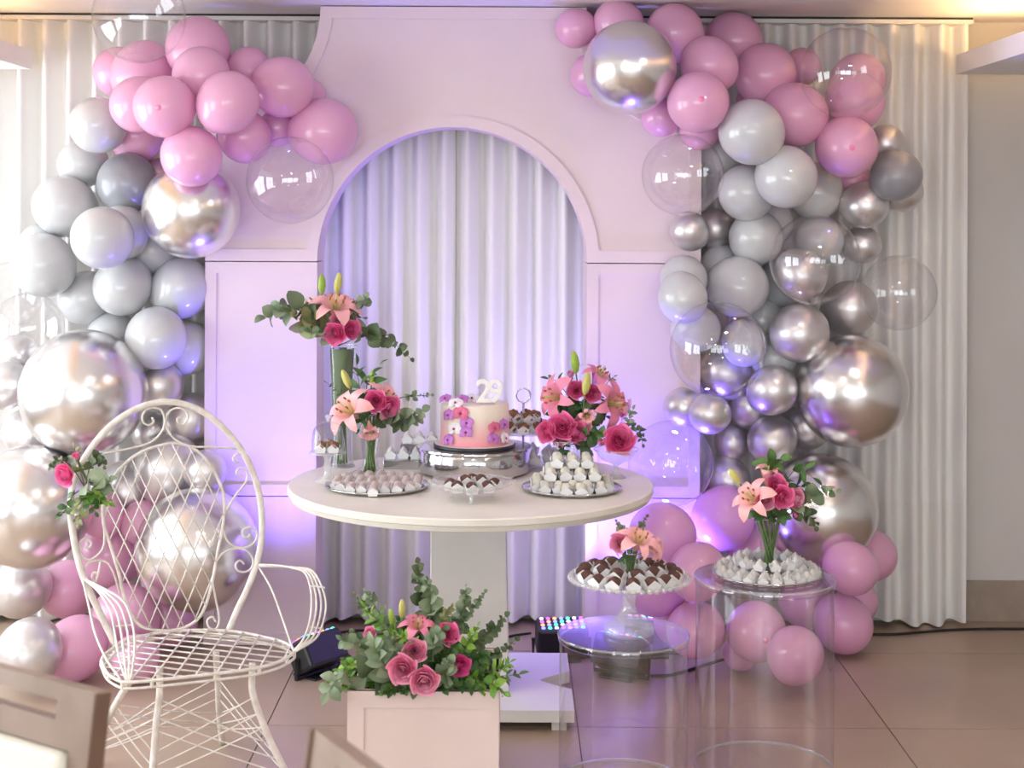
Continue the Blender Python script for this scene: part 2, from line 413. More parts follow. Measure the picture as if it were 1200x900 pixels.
def ring(pa, pb, y0, y1):
    n = len(pa); v = []
    for y in (y0, y1):
        v += [(p[0], y, p[1]) for p in pa] + [(p[0], y, p[1]) for p in pb]
    f = []
    for i in range(n):
        j = (i + 1) % n
        f += [(i, j, n + j, n + i), (2 * n + i, 3 * n + i, 3 * n + j, 2 * n + j), (i, 2 * n + i, 2 * n + j, j), (n + i, n + j, 3 * n + j, 3 * n + i)]
    return MB().add(v, f).mesh('border')
pp = lambda px, py: (at(px, py, PD).x, at(px, py, PD).z)
cx, zs_ = pp(530, 307)
xl, xr = pp(241, 307)[0], pp(821, 307)[0]; ra = pp(688, 307)[0] - cx
ztop = CEIL - .005; tx = .535
pts = [(xl, zs_)]
pts += [(cx - ra, zs_)] if False else []
arch = [(cx + ra * math.cos(PI - PI * k / 36), zs_ + ra * math.sin(PI * k / 36)) for k in range(37)]
zsh = zs_ + .56
right_curve = []
for k in range(13):      # concave quarter from the shoulder up to the narrow top
    t = PI / 2 * k / 12
    right_curve.append((xr - (xr - (cx + tx)) * math.sin(t), zsh + (ztop - zsh) * (1 - math.cos(t))))
outline = [(xl, zs_)] + arch + [(xr, zs_)] + right_curve + [(2 * cx - p[0], p[1]) for p in reversed(right_curve)]
outline = [p for i, p in enumerate(outline) if (Vector(p) - Vector(outline[i - 1])).length > 1e-4]
t = thing('arch_panel', 'pink panel with a tall round arch cut through it, reaching the ceiling', 'panel', (0, 0, 0))
link('panel_board', prism(outline, PD, PD + .21), M['panel'], t)
link('border', ring(outline, offset_poly(outline, .048), PD - .009, PD), M['panel'], t)
zm = pp(300, 581)[1]
for lbl, xa, xb, za, zb in (('upper pink side panel on the left, under the arch panel', xl, cx - ra, zm + .002, zs_ - .004), ('lower pink side panel on the left, standing on the floor', xl, cx - ra, .002, zm - .002),
                            ('upper pink side panel on the right, behind the rose bouquet', cx + ra, xr, zm + .002, zs_ - .004), ('lower pink side panel on the right, behind the low acrylic plinth', cx + ra, xr, .002, zm - .002)):
    q = [(xa, za), (xb, za), (xb, zb), (xa, zb)]
    t = thing('side_panel', lbl, 'panel', ((xa + xb) / 2, PD, za), group='pink side panels')
    q = [(p[0] - (xa + xb) / 2, p[1] - za) for p in q]
    link('panel_board', prism(q, 0, .21), M['panel'], t)
    link('border', ring(q, offset_poly(q, .045), -.009, 0), M['panel'], t)

# ================================================================ FLOOR SPOTS AND CABLES
def floor_spot(label, px, py_floor, aim, power, color, cone, rz, lit=True, w=.20, tilt=-.9):
    p = on_z(px, py_floor, 0); p.z = 0
    t = thing('stage_spot', label, 'spotlight', p, rz, 'black stage spots on the floor')
    hz = .085
    body = MB().box(-w / 2, w / 2, -.055, .055, -.06, .06).mesh('housing', bevel=.012)
    R = Matrix.Translation((0, 0, hz)) @ Matrix.Rotation(tilt, 4, 'X')
    h = link('housing', body, M['ledblack'], t, mw=R)
    link('bracket', MB().tube([(-w / 2 - .012, 0, hz), (-w / 2 - .012, 0, .008), (w / 2 + .012, 0, .008), (w / 2 + .012, 0, hz)], .008, 6).mesh('bracket'), M['ledblack'], t)
    link('base_foot', MB().box(-.07, .07, -.06, .06, 0, .008).mesh('foot', bevel=.002), M['ledblack'], t)
    cols = [(.25, .3, 1), (.8, .1, .9), (.1, .9, .6), (1, .35, .2), (.6, .7, 1)]
    lens = MB().lathe([(.0085, 0), (.008, .003), (.005, .005), (.0, .006)], 8).mesh('lens', smooth='all')
    for r in range(4):
        for c in range(7):
            m = LEDM[(r * 3 + c * 2) % 5]
            link('led_lens', lens, m, h, mw=Matrix.Translation((-.078 * w / .2 + c * .026 * w / .2, -.036 + r * .024, .0605)))
    src = (t.matrix_basis @ R) @ Vector((0, 0, .09))
    if lit:
        spot('stage_spot_beam', src, aim, power, color, cone, .05)
    return t
LEDM = [emit('led_%d' % k, c, 2.2) for k, c in enumerate([(.25, .3, 1), (.8, .12, .9), (.1, .85, .6), (1, .35, .2), (.6, .7, 1)])]
floor_spot('black stage spot on the floor between the white wire chair and the planter', 372, 790, at(288, 440, PD), 70, VIO, 68, .9, tilt=-.55)
floor_spot('black stage spot with lit coloured LEDs behind the pedestal of the round table', 658, 772, at(600, 220, 6.25), 62, (.46, .38, 1.0), 88, .1, tilt=.25)
floor_spot('black unlit stage spot seen through the low acrylic plinth', 728, 792, None, 0, VIO, 90, -.5, lit=False, tilt=-.5)
floor_spot('black stage spot shining up behind the pink balloons beside the table', 762, 767, at(775, 200, 5.80), 100, VIO, 120, 0, tilt=-.1)
cb = [(1240, 737), (1150, 737), (1100, 739), (1050, 743), (1005, 744), (960, 750), (900, 760), (840, 775), (790, 790), (762, 792)]
tag(link('power_cable', MB().tube(spline([on_z(x, y, .006) for x, y in cb], 5), .0055, 6).mesh('cable', smooth='all'), M['cable']), 'thin black power cable running along the floor to the right wall', 'cable')
cb = [(622, 742), (600, 745), (570, 752), (500, 742), (450, 738), (400, 741), (392, 752)]
tag(link('power_cable', MB().tube(spline([on_z(x, y, .006) for x, y in cb], 5), .005, 6).mesh('cable', smooth='all'), M['cable']), 'thin black power cable on the floor behind the round table', 'cable')

# ================================================================ BALLOONS   (pixel x, y, radius, kind, where) listed from back to front
KIND = {'k': ('pink', 'pink latex balloon', 'balloon'), 'g': ('grey', 'pale grey latex balloon', 'balloon'), 'd': ('dgrey', 'dark grey latex balloon', 'balloon'),
        'p': ('pearl', 'pearly white balloon', 'balloon'), 's': ('silver', 'small satin silver balloon', 'balloon'), 'b': ('chrome', 'large chrome silver balloon', 'balloon'),
        'c': ('clear', 'clear bubble balloon', 'balloon')}
LEFT = [
 (140,85,30,'k','at the upper left rim of the left garland'), (292,82,27,'k','peeking out behind at the upper right of the left garland'), (362,112,20,'k','tiny, at the far right of the left pink cluster'),
 (232,57,38,'k','topmost of the left garland'), (168,88,38,'k','under the clear bubble at the top left'), (236,90,34,'k','below the topmost pink one of the left garland'),
 (325,150,22,'k','sunk in the gap above the left clear bubble'), (163,122,33,'k','half hidden left of the middle pink one of the left garland'),
 (287,160,31,'k','low in the left pink cluster, left of the clear bubble'), (160,160,32,'k','lowest on the left side of the left pink cluster'),
 (115,147,33,'g','highest of the left garland, left of the pink cluster'), (97,192,28,'g','second highest of the left garland, at its outer edge'),
 (187,205,20,'s','dull, between the dark grey balloon and the upper chrome balloon'), (149,214,35,'d','below the pink cluster of the left garland'),
 (178,292,31,'g','lilac-tinted, just below the upper left chrome balloon'), (143,272,31,'g','half hidden in the middle of the left garland'),
 (48,288,25,'g','showing only its top at the outer left edge'), (76,242,36,'g','third from the top along the outer left edge'),
 (100,349,31,'g','bluish, between the outer and middle grey ones of the left garland'), (132,394,29,'g','just above the biggest chrome balloon on the left'),
 (217,408,32,'g','lilac-lit, beside the left pink side panel'), (12,345,38,'c','hazy, at the left picture edge above another bubble'), (33,385,42,'c','at the left picture edge above the pearly balloons'),
 (187,452,29,'s','lilac-lit, right of the biggest chrome balloon on the left'), (222,492,31,'s','lilac-lit, behind the top arch of the wire chair'),
 (20,414,23,'p','topmost at the left picture edge'), (6,451,29,'p','second from top at the left picture edge'), (36,508,31,'p','between the two chrome balloons at the left edge'),
 (178,506,23,'s','behind the scrolls at the top of the wire chair'), (150,575,36,'s','pinkish, behind the left of the wire chair lattice'), (198,550,40,'s','widest one behind the wire chair lattice'), (240,552,25,'s','behind the right rim of the wire chair lattice'),
 (118,602,27,'k','behind the flower posy on the wire chair'), (168,612,26,'k','sliver left of the chrome balloon behind the wire chair'),
 (200,728,31,'k','magenta, low behind the wire chair, under the chrome balloon'), (158,772,28,'k','lowest, behind the seat of the wire chair'),
 (224,246,57,'b','just below the left pink cluster'), (120,279,36.5,'g','front middle of the left garland, below the dark grey one'),
 (51,311,37,'g','largest at the outer left edge of the left garland'), (212,338,35.5,'g','below the upper chrome balloon, beside the left side panel'), (144,335,34,'g','centre of the left garland'),
 (183,396,36,'g','lowest front one of the left garland, above the wire chair'), (98,460,74,'b','biggest of the left garland, above the wire chair'),
 (35,594,72,'b','at the left picture edge beside the rose posy'), (231,644,72,'b','seen through the lattice of the wire chair'),
 (130,646,40,'k','behind the left scrolls of the wire chair'), (82,690,34,'k','between the pearly balloons and the wire chair frame'), (148,723,38,'k','behind the left arm of the wire chair'),
 (88,760,37,'k','lowest at the left, above the dining chair'), (24,690,34,'p','upper of the two just above the dining chair'), (34,764,38,'p','lowest, right behind the dining chair'),
 (193,125,36.5,'k','frontmost with its tip showing, left pink cluster','t'), (267,120,36,'k','centre of the left pink cluster'), (331,102,36,'k','upper right of the left pink cluster, beside the arch panel'),
 (379,154,39,'k','rightmost of the left pink cluster, over the arch panel'), (224,183,35.5,'k','lowest front one of the left pink cluster'),
 (163,20,54,'c','at the very top of the left garland, under the ceiling'), (340,211,51,'c','hanging below the left pink cluster, beside the arch'),
]
RIGHT = [
 (695,88,26,'k','peeking out left of the chrome balloon at the arch top'), (675,33,23.5,'k','leftmost of the right garland, small, under the ceiling'), (725,28,29,'k','at the ceiling above the upper chrome balloon'),
 (791,39,34,'k','at the ceiling right of the upper chrome balloon'), (860,47,33,'k','second from the right along the ceiling, right garland'), (940,78,22,'k','small sliver left of the top right bubble'),
 (885,118,22,'k','magenta, just above the highest grey one on the right'), (1005,95,32,'k','upper one seen through the top right bubble'), (774,138,22,'k','small, below the upper chrome balloon on the right'),
 (820,152,24,'k','magenta, above the bubble at the right shoulder of the arch'), (1002,118,34,'k','lower one seen through the top right bubble'), (1000,212,21,'k','sliver between the rightmost pink and a silver balloon'),
 (831,76,33,'k','right of the upper chrome balloon, second row'), (897,87,36.5,'k','middle of the right pink cluster'), (933,134,36.5,'k','left of the top right bubble'),
 (818,120,36.5,'k','with its tip showing, lower left of the right pink cluster','t'), (845,184,24,'g','lilac, behind the bubble at the arch shoulder'), (905,262,25,'g','shadowed filler above the middle bubble of the right garland'),
 (1037,168,22,'s','warm-tinted, highest on the right edge of the right garland'), (1057,224,24,'s','warm-tinted, under the dark grey balloon on the right'),
 (955,224,33,'g','upper right, below the rightmost pink balloon'), (886,279,32,'g','left of the middle bubble of the right garland'), (847,312,26,'g','small, mid left of the right garland, over the panel edge'),
 (801,328,28,'g','upper of two at the left rim over the right side panel'), (918,330,30,'g','half hidden behind the middle bubble of the right garland'), (893,374,26,'g','shadowed, above the left satin silver balloons'),
 (908,418,28,'g','lowest, behind the lower left bubble of the right garland'), (815,385,28,'g','lilac, behind the lower left bubble of the right garland'), (1010,287,22,'s','warm-tinted, right of the middle bubble'), (1013,240,27.5,'s','below the dark grey balloon on the right'),
 (875,226,33,'g','second from the top along the left of the right garland'), (808,271,23,'s','leftmost of a pair below the arch shoulder bubble'), (836,268,24,'s','right one of a pair below the arch shoulder bubble'),
 (995,361,32,'s','behind the outermost bubble on the right'), (945,500,27,'s','shadowed, between the two chrome balloons on the right'), (905,457,29,'s','left of the biggest chrome balloon on the right'),
 (800,477,23,'s','leftmost, lilac-lit, over the right side panel'), (852,562,27,'s','lowest, lilac, above the pink balloons on the right'), (905,516,29,'s','low, above the bouquet on the tall plinth'),
 (960,282,29,'g','upper one seen through the middle bubble'), (938,322,30,'s','seen through the lower half of the middle bubble'), (872,402,27,'g','upper one seen through the lower left bubble'), (850,437,31,'s','seen through the bottom of the lower left bubble'), (864,336,36,'g','largest of the right garland middle, above the lower left bubble'), (800,349,29,'g','lower of two at the left rim over the right side panel'),
 (921,207,36.5,'g','frontmost with a bright sheen, upper right garland'), (881,155,38.5,'g','highest of the right garland, under the pink cluster'), (937,390,34.5,'s','below the middle bubble of the right garland'),
 (832,485,24,'s','with a blue glow, below the lower left bubble'), (878,478,24.5,'s','small front one, below the lower left bubble, right side'), (857,519,20.5,'s','smallest, just above the lower lilac one'),
 (992,172,36.5,'k','rightmost with its tip showing, below the top right bubble','t'), (1050,206,29.5,'d','at the right edge of the right garland'),
 (798,728,32,'k','violet-lit, low behind the low plinth'), (885,648,33,'k','behind the bouquet on the tall plinth'), (768,686,36,'k','glaring in the stage spot, behind the chocolate cake stand'), (945,706,31,'k','seen through the tall plinth, upper right'),
 (868,765,21,'k','seen through the tall plinth, lower left sliver'), (1020,650,30,'k','rightmost of the lower right cluster'), (1003,706,25,'k','small, at the right edge of the lower right cluster'),
 (776,628,39,'k','violet-lit, under the lowest bubble beside the table edge'), (817,670,34,'k','left of the tall plinth top'), (815,738,33,'k','between the two plinths'), (998,458,66,'b','on the right, in front of the curtain'),
 (962,598,66,'b','on the right, behind the tall plinth bouquet'), (848,607,37,'k','left of the bouquet on the tall plinth'), (997,666,31,'k','under the lower right chrome balloon'),
 (988,731,34,'k','lowest right, beside the tall plinth'), (886,740,35,'k','seen through the middle of the tall plinth','t'), (932,768,33,'k','lowest, seen through the tall plinth'),
 (738,79,55,'b','highest of the right garland, over the arch panel'), (800,205,48,'c','at the right shoulder of the arch'), (991,85,53,'c','at the top right, below the curtain rail'),
 (955,305,53,'c','in the middle of the right garland'), (1053,343,44,'c','outermost on the right, in front of the curtain'), (841,409,56,'c','lower left of the right garland, over the panel edge'), (786,543,50,'c','lowest, beside the right edge of the round table'),
]
def ball_mesh(n, m, kind):
    prof = []
    for i in range(m + 1):
        t = PI * i / m
        r, z = math.sin(t), -math.cos(t)
        if kind == 'latex': z = z * 1.05 + (-.05 * max(0, -z) ** 3); r *= (1 + .015 * z)
        prof.append((max(r, .0001), z))
    return MB().lathe(prof, n).mesh('balloon_' + kind, smooth='all')
BALL = {'latex': ball_mesh(36, 24, 'latex'), 'orb': ball_mesh(48, 32, 'orb')}
TIP = MB().lathe([(.13, 1.030), (.10, 1.044), (.05, 1.052), (.03, 1.066), (.015, 1.072), (.0005, 1.073)], 14).mesh('tip', smooth='all')
BM = {}
def latex(kind): return M[KIND[kind][0]]
def place_balloons(lst, side, dback):
    placed = []
    cxp = 180 if side == 'left' else 890
    for e in lst:
        px, py, r, k, where = e[:5]
        over = 241 - r * .6 < px < 821 + r * .6
        Dm = (PD - .012) if over else dback
        if side == 'right' and px < 840 and py > 590 and k == 'k': Dm = 5.80      # in front of the stage spot
        D = Dm / (1 + r / F)
        if py + r > 700: D = min(D, (H - .004) * F / (py + r * 1.06 - HOR))      # rests on the floor instead of sinking into it
        for it in range(3):
            for (q, rq) in placed:
                for _ in range(60):
                    c = at(px, py, D); rr = r / F * D
                    lim = (.90 if k != 'c' else .93) * (rr + rq)
                    if (c - q).length < lim and D > q.y - lim: D -= .008
                    else: break
        c = at(px, py, D); rr = r / F * D
        placed.append((c, rr))
        m = M[KIND[k][0]]
        base = KIND[k][1]
        d = Vector(((px - cxp) / 250 + random.uniform(-.5, .5), -.25 + random.uniform(-.4, .3), random.uniform(-.6, .6)))
        if len(e) > 5: d = Vector((random.uniform(-.15, .2), -1, random.uniform(-.1, .12)))
        o = link('balloon', BALL['orb' if k in 'bc' else 'latex'], m, mw=basis(d, c, s=rr))
        lab = base + ' ' + where
        tag(o, lab, 'balloon', {'k': 'pink balloons', 'g': 'pale grey balloons', 'd': 'dark grey balloons', 'p': 'pearly balloons', 's': 'satin silver balloons', 'b': 'chrome balloons', 'c': 'clear bubble balloons'}[k] + ' of the ' + side + ' garland')
        if len(e) > 5:
            link('tip', TIP, M['pinktip'], o)
    return placed
pl = place_balloons(LEFT, 'left', 6.22); pr = place_balloons(RIGHT, 'right', 6.22)
print('balloon depth', min(c.y for c, r in pl), min(c.y for c, r in pr))

# ================================================================ ROUND TABLE
TD, TZ, TR = 5.35, .783, .651
tcx = at(552, 565, TD).x
t = thing('round_table', 'off-white round pedestal table carrying the cake and sweets', 'table', (tcx, TD, 0))
link('tabletop', MB().lathe([(.001, .735), (TR - .03, .735), (TR - .012, .74), (TR - .006, .757), (TR, .760), (TR, TZ - .004), (TR - .004, TZ), (.001, TZ)], 96).mesh('top', smooth=True), M['tabletop'], t)
hw = .137
v = [(-hw, -hw, .03), (hw + .004, -hw, .03), (hw + .004, hw, .03), (-hw, hw, .03), (-hw, -hw, .735), (hw - .012, -hw, .735), (hw - .012, hw, .735), (-hw, hw, .735)]
link('pedestal', MB().add(v, [(0, 1, 2, 3), (4, 5, 6, 7), (0, 1, 5, 4), (1, 2, 6, 5), (2, 3, 7, 6), (3, 0, 4, 7)]).mesh('pedestal', bevel=.004), M['tableleg'], t)
# base: a low board with a scooped hand-hole, on small feet
bp = [(-.36, -.33), (.36, -.33), (.36, -.10), (.30, -.055), (.25, 0), (.30, .055), (.36, .10), (.36, .33), (-.36, .33), (-.36, .10), (-.30, .055), (-.25, 0), (-.30, -.055), (-.36, -.10)]
me = prism(bp, .035, .075)
for vv in me.vertices: vv.co = (vv.co.x, vv.co.z, vv.co.y)
link('base_board', me, M['tableleg'], t)
for sx in (-1, 1):
    for sy in (-1, 1):
        link('foot', MB().box(sx * .31 - .025, sx * .31 + .025, sy * .28 - .025, sy * .28 + .025, 0, .035).mesh('foot'), M['tableleg'], t)

# ================================================================ ACRYLIC PLINTHS
def plinth(label, px, D, r, h):
    x = at(px, 700, D).x
    t = thing('acrylic_plinth', label, 'plinth', (x, D, 0), group='clear acrylic plinths')
    link('wall', MB().lathe([(r - .003, .003), (r - .003, h - .02)], 80).mesh('wall', smooth='all'), M['acrylic'], t)
    link('lid', MB().lathe([(.0005, h), (r, h), (r + .002, h - .003), (r + .002, h - .019), (r, h - .021), (r - .006, h - .021)], 80).mesh('lid', smooth=True), M['acrylic_lid'], t)
    link('lid_rim', MB().lathe([(r + .0022, h - .001), (r + .0038, h - .003), (r + .0038, h - .006), (r + .0022, h - .008)], 80).mesh('lid_rim', smooth='all'), M['cutglass'], t)
    link('base_ring', MB().lathe([(r - .006, 0), (r, 0), (r, .009), (r - .006, .009), (r - .006, 0)], 80).mesh('ring', smooth=True), M['cutglass'], t)
    return Vector((x, D, h))
LOW = plinth('low clear acrylic cylinder plinth under the chocolate cake stand', 731, 4.57, .199, .464)
TALL = plinth('tall clear acrylic cylinder plinth under the plate of white sweets', 896, 4.715, .219, .606)

# ================================================================ PLANTER
PL = at(407, 810, 4.25); PRr = at(585, 810, 4.25); pz = PL.z; pw = PRr.x - PL.x
t = thing('planter_box', 'square pale pink wooden planter box with framed sides', 'planter', ((PL.x + PRr.x) / 2, 4.25 + pw / 2, 0))
q = [(-pw / 2, 0), (pw / 2, 0), (pw / 2, pz), (-pw / 2, pz)]
for k in range(4):
    Rm = Matrix.Rotation(PI / 2 * k, 4, 'Z')
    q2 = q if k % 2 == 0 else [(p[0] * (1 - .0124 * 2 / pw), p[1]) for p in q]
    s = link('side', prism([(p[0] + (.012 if p[0] < 0 else -.012), p[1]) for p in q], -pw / 2 + .0035, -pw / 2 + .022), M['planter'], t, mw=Rm)
    link('frame', ring(q2, offset_poly(q2, .047), -pw / 2, -pw / 2 + .012), M['planter'], s)
link('soil', MB().box(-pw / 2 + .02, pw / 2 - .02, -pw / 2 + .02, pw / 2 - .02, .05, pz - .035).mesh('soil'), M['soil'], t)

# ================================================================ WHITE WIRE CHAIR
A30 = math.radians(30)
uu = Vector((math.cos(A30), math.sin(A30), 0)); vv_ = Vector((math.sin(A30), -math.cos(A30), 0))
SZ = .40
seat_c = on_z(232, 768, SZ)
back_p = seat_c - vv_ * .235
back_n = (vv_ + Vector((0, 0, .10))).normalized()          # the back leans away a little
bpl = lambda px, py: on_plane(px, py, back_p, back_n)
ch = thing('garden_chair', 'white painted wire garden chair with a round lattice back and scrolls', 'chair', (seat_c.x, seat_c.y, 0))
base_inv = Matrix.Translation((-seat_c.x, -seat_c.y, 0))
def wire(name, pts, r, n=6, parent=ch, sub=5, closed=False):
    pp_ = spline(pts, sub) if len(pts) > 2 else [Vector(q) for q in pts]
    return link(name, MB().tube([base_inv @ q for q in pp_], r, n).mesh(name, smooth='all'), M['chairpaint'], parent)
frame_px = [(136,757),(113,710),(98,677),(89,645),(84,612),(83,588),(87,562),(95,545),(105,528),(120,509),(137,493),(158,480),(178,473),(197,471),(217,474),(240,484),(262,502),(280,523),(294,548),(303,575),(307,605),(306,635),(300,663),(290,690),(278,715),(268,739)]
wire('back_frame', [bpl(*q) for q in frame_px], .0105, 10)
oval_px = [(202,519),(180,524),(160,533),(145,545),(134,558),(126,573),(121,593),(122,616),(130,641),(139,671),(146,701),(155,722),(168,735),(190,739),(211,737),(229,728),(240,712),(249,681),(255,647),(260,624),(263,598),(262,580),(255,560),(244,542),(233,530),(219,522),(202,519)]
oval = [bpl(*q) for q in oval_px]
wire('lattice_rim', oval, .0052)
scr = [[(120,532),(150,526),(175,519),(188,508),(193,495),(190,482),(182,478),(172,480),(167,487),(168,495),(175,498),(180,494),(178,489)],
 [(281,526),(250,524),(225,523),(208,517),(197,505),(194,492),(200,481),(210,478),(218,482),(220,490),(215,497),(209,495),(208,490),(214,489)],
 [(262,604),(275,582),(288,565),(289,553),(281,548),(277,555),(284,558)], [(291,546),(286,534),(278,532),(273,538),(279,542)],
 [(260,616),(266,633),(277,641),(290,641),(299,634),(301,624),(294,618),(285,621),(285,628),(290,630),(293,626)],
 [(254,657),(262,648),(275,643),(288,645),(296,655),(295,665),(288,670),(279,669),(276,662),(281,657),(286,661)],
 [(122,610),(122,638),(115,650),(105,656),(97,652),(93,641),(96,633),(103,632),(107,637),(104,642),(99,641)],
 [(100,666),(105,659),(118,657),(127,661),(134,674),(140,695)], [(118,656),(116,668),(112,682),(108,677),(110,671),(116,673)],
 [(249,683),(253,703),(257,725),(253,737),(245,735),(243,727),(249,723),(253,729)]]
for s_ in scr: wire('scroll', [bpl(*q) for q in s_], .0036)
# lattice wires in the plane of the back, clipped to the rim
ax_u = (uu - back_n * uu.dot(back_n)).normalized(); ax_w = back_n.cross(ax_u); ax_w = ax_w if ax_w.z > 0 else -ax_w
o2 = bpl(195, 630)
poly = [((q - o2).dot(ax_u), (q - o2).dot(ax_w)) for q in spline(oval, 3)]
def clip(poly, n, c):
    hits = []
    for i in range(len(poly) - 1):
        a, b_ = poly[i], poly[i + 1]; da = a[0] * n[0] + a[1] * n[1] - c; db = b_[0] * n[0] + b_[1] * n[1] - c
        if da * db < 0:
            t_ = da / (da - db); hits.append((a[0] + (b_[0] - a[0]) * t_, a[1] + (b_[1] - a[1]) * t_))
    return hits
for sg in (-1, 1):
    L = math.hypot(1, .47); nn = (1 / L, sg * .47 / L)
    for k in range(-9, 10):
        h_ = clip(poly, nn, (k + .3) * .045)
        if len(h_) >= 2:
            a, b_ = max(h_, key=lambda q: q[1]), min(h_, key=lambda q: q[1])
            off = back_n * (.002 * sg)
            wire('lattice_wire', [o2 + ax_u * a[0] + ax_w * a[1] + off, o2 + ax_u * b_[0] + ax_w * b_[1] + off], .0024, 5)
# seat
rim_px = [(119,774),(125,788),(138,797),(152,799.5),(190,796.5),(252,789.5),(295,784),(326,776),(343,766),(344,761),(333,753),(307,746),(273,740),(242,738.5),(200,740),(160,747),(139,756),(123,767),(119,774)]
rim = [on_z(x, y, SZ) for x, y in rim_px]
wire('seat_rim', rim, .0052); wire('seat_rim', [q - Vector((0, 0, .018)) for q in rim], .0042)
rs = spline(rim, 4)
for k in range(0, len(rs) - 1, 5):
    link('rim_spacer', MB().tube([base_inv @ rs[k], base_inv @ (rs[k] - Vector((0, 0, .018)))], .006, 6).mesh('spacer'), M['chairpaint'], ch)
poly = [(q.x - seat_c.x, q.y - seat_c.y) for q in rs]
for ang, sp, dz in ((-19, .052, 0), (90, .058, .004)):
    a = math.radians(ang); nn = (-math.sin(a), math.cos(a))
    for k in range(-7, 8):
        h_ = clip(poly, nn, (k + .4) * sp)
        if len(h_) >= 2:
            a_, b_ = min(h_), max(h_)
            if abs(ang) > 80: a_, b_ = min(h_, key=lambda q: q[1]), max(h_, key=lambda q: q[1])
            wire('seat_wire', [Vector((seat_c.x + q[0], seat_c.y + q[1], SZ + dz - .002)) for q in (a_, b_)], .0029, 5)
# legs
legs = {}
for nm, pts_, foot in (('A', [(152,799),(143,813),(128,840),(120,860),(116,874)], (113,894)), ('B', [(187,781),(187,814),(183,848),(179,899)], (175,938)),
                       ('C', [(253,764),(255.5,800),(257,836)], (261,871)), ('D', [(296,777),(296,811),(308,847),(319,873),(332,899)], (346,928))):
    top = on_z(*pts_[0], SZ - .01); ft = on_z(*foot, 0.004); w3 = []
    for (x, y) in pts_ + [foot]:
        t_ = (y - pts_[0][1]) / (foot[1] - pts_[0][1]); D = top.y + (ft.y - top.y) * t_
        w3.append(at(x, y, D))
    legs[nm] = spline(w3, 6); wire('leg', w3, .0105, 10)
def leg_at(nm, z):
    return min(legs[nm], key=lambda q: abs(q.z - z))
for a, b_ in (('A', 'B'), ('B', 'D'), ('D', 'C'), ('C', 'A')):
    for hi, lo in ((.29, .14), (.245, .10), (.20, .06)):
        for p_, q_ in ((a, b_), (b_, a)):
            s0 = leg_at(p_, hi); s1 = leg_at(q_, lo); mid = (s0 + s1) / 2 - Vector((0, 0, .004))
            wire('stretcher_wire', [s0, mid, s1], .0024, 5, sub=3)
# arms
fr = bpl(301, 662); fl_ = bpl(98, 678)
er = on_z(344, 764, SZ); el = on_z(150, 799, SZ)
def arm(pts_, D0, D1, r=.0036):
    L_ = [0]
    for i in range(1, len(pts_)): L_.append(L_[-1] + math.hypot(pts_[i][0] - pts_[i - 1][0], pts_[i][1] - pts_[i - 1][1]))
    wire('arm_wire', [at(x, y, D0 + (D1 - D0) * L_[i] / L_[-1]) for i, (x, y) in enumerate(pts_)], r)
for k in range(4):
    s_ = k / 3
    arm([(301,661.5 + k * .6),(322,662.5 + k * .5),(340 + 6 * s_,665),(357 + 9 * s_,671 - 2 * s_),(364 + 14 * s_,690),(365 + 17 * s_,710),(362 + 16 * s_,732),(355 + 14 * s_,750 - s_),(344 + 3 * s_,763)], fr.y, er.y)
    arm([(98,678),(116 + 6 * s_,694 - 4 * s_),(129 + 15 * s_,716 - 12 * s_),(134 + 20 * s_,738 - 12 * s_),(137 + 21 * s_,758 - 6 * s_),(142 + 14 * s_,780),(148 + 4 * s_,798)], fl_.y, el.y)
arm([(303,664),(318,690),(331,725),(344,763)], fr.y, er.y)
arm([(97,679),(105,714),(112,744),(125,773),(142,797)], fl_.y, el.y)
for q in ([(363,687),(381,689)], [(360,735),(379,737)]):
    arm([q[0], ((q[0][0] + q[1][0]) / 2, q[0][1] + .5), q[1]], (fr.y + er.y) / 2 - .02, (fr.y + er.y) / 2 - .02, .003)
arm([(136,734), (146,733), (155,732)], (fl_.y + el.y) / 2, (fl_.y + el.y) / 2, .003)

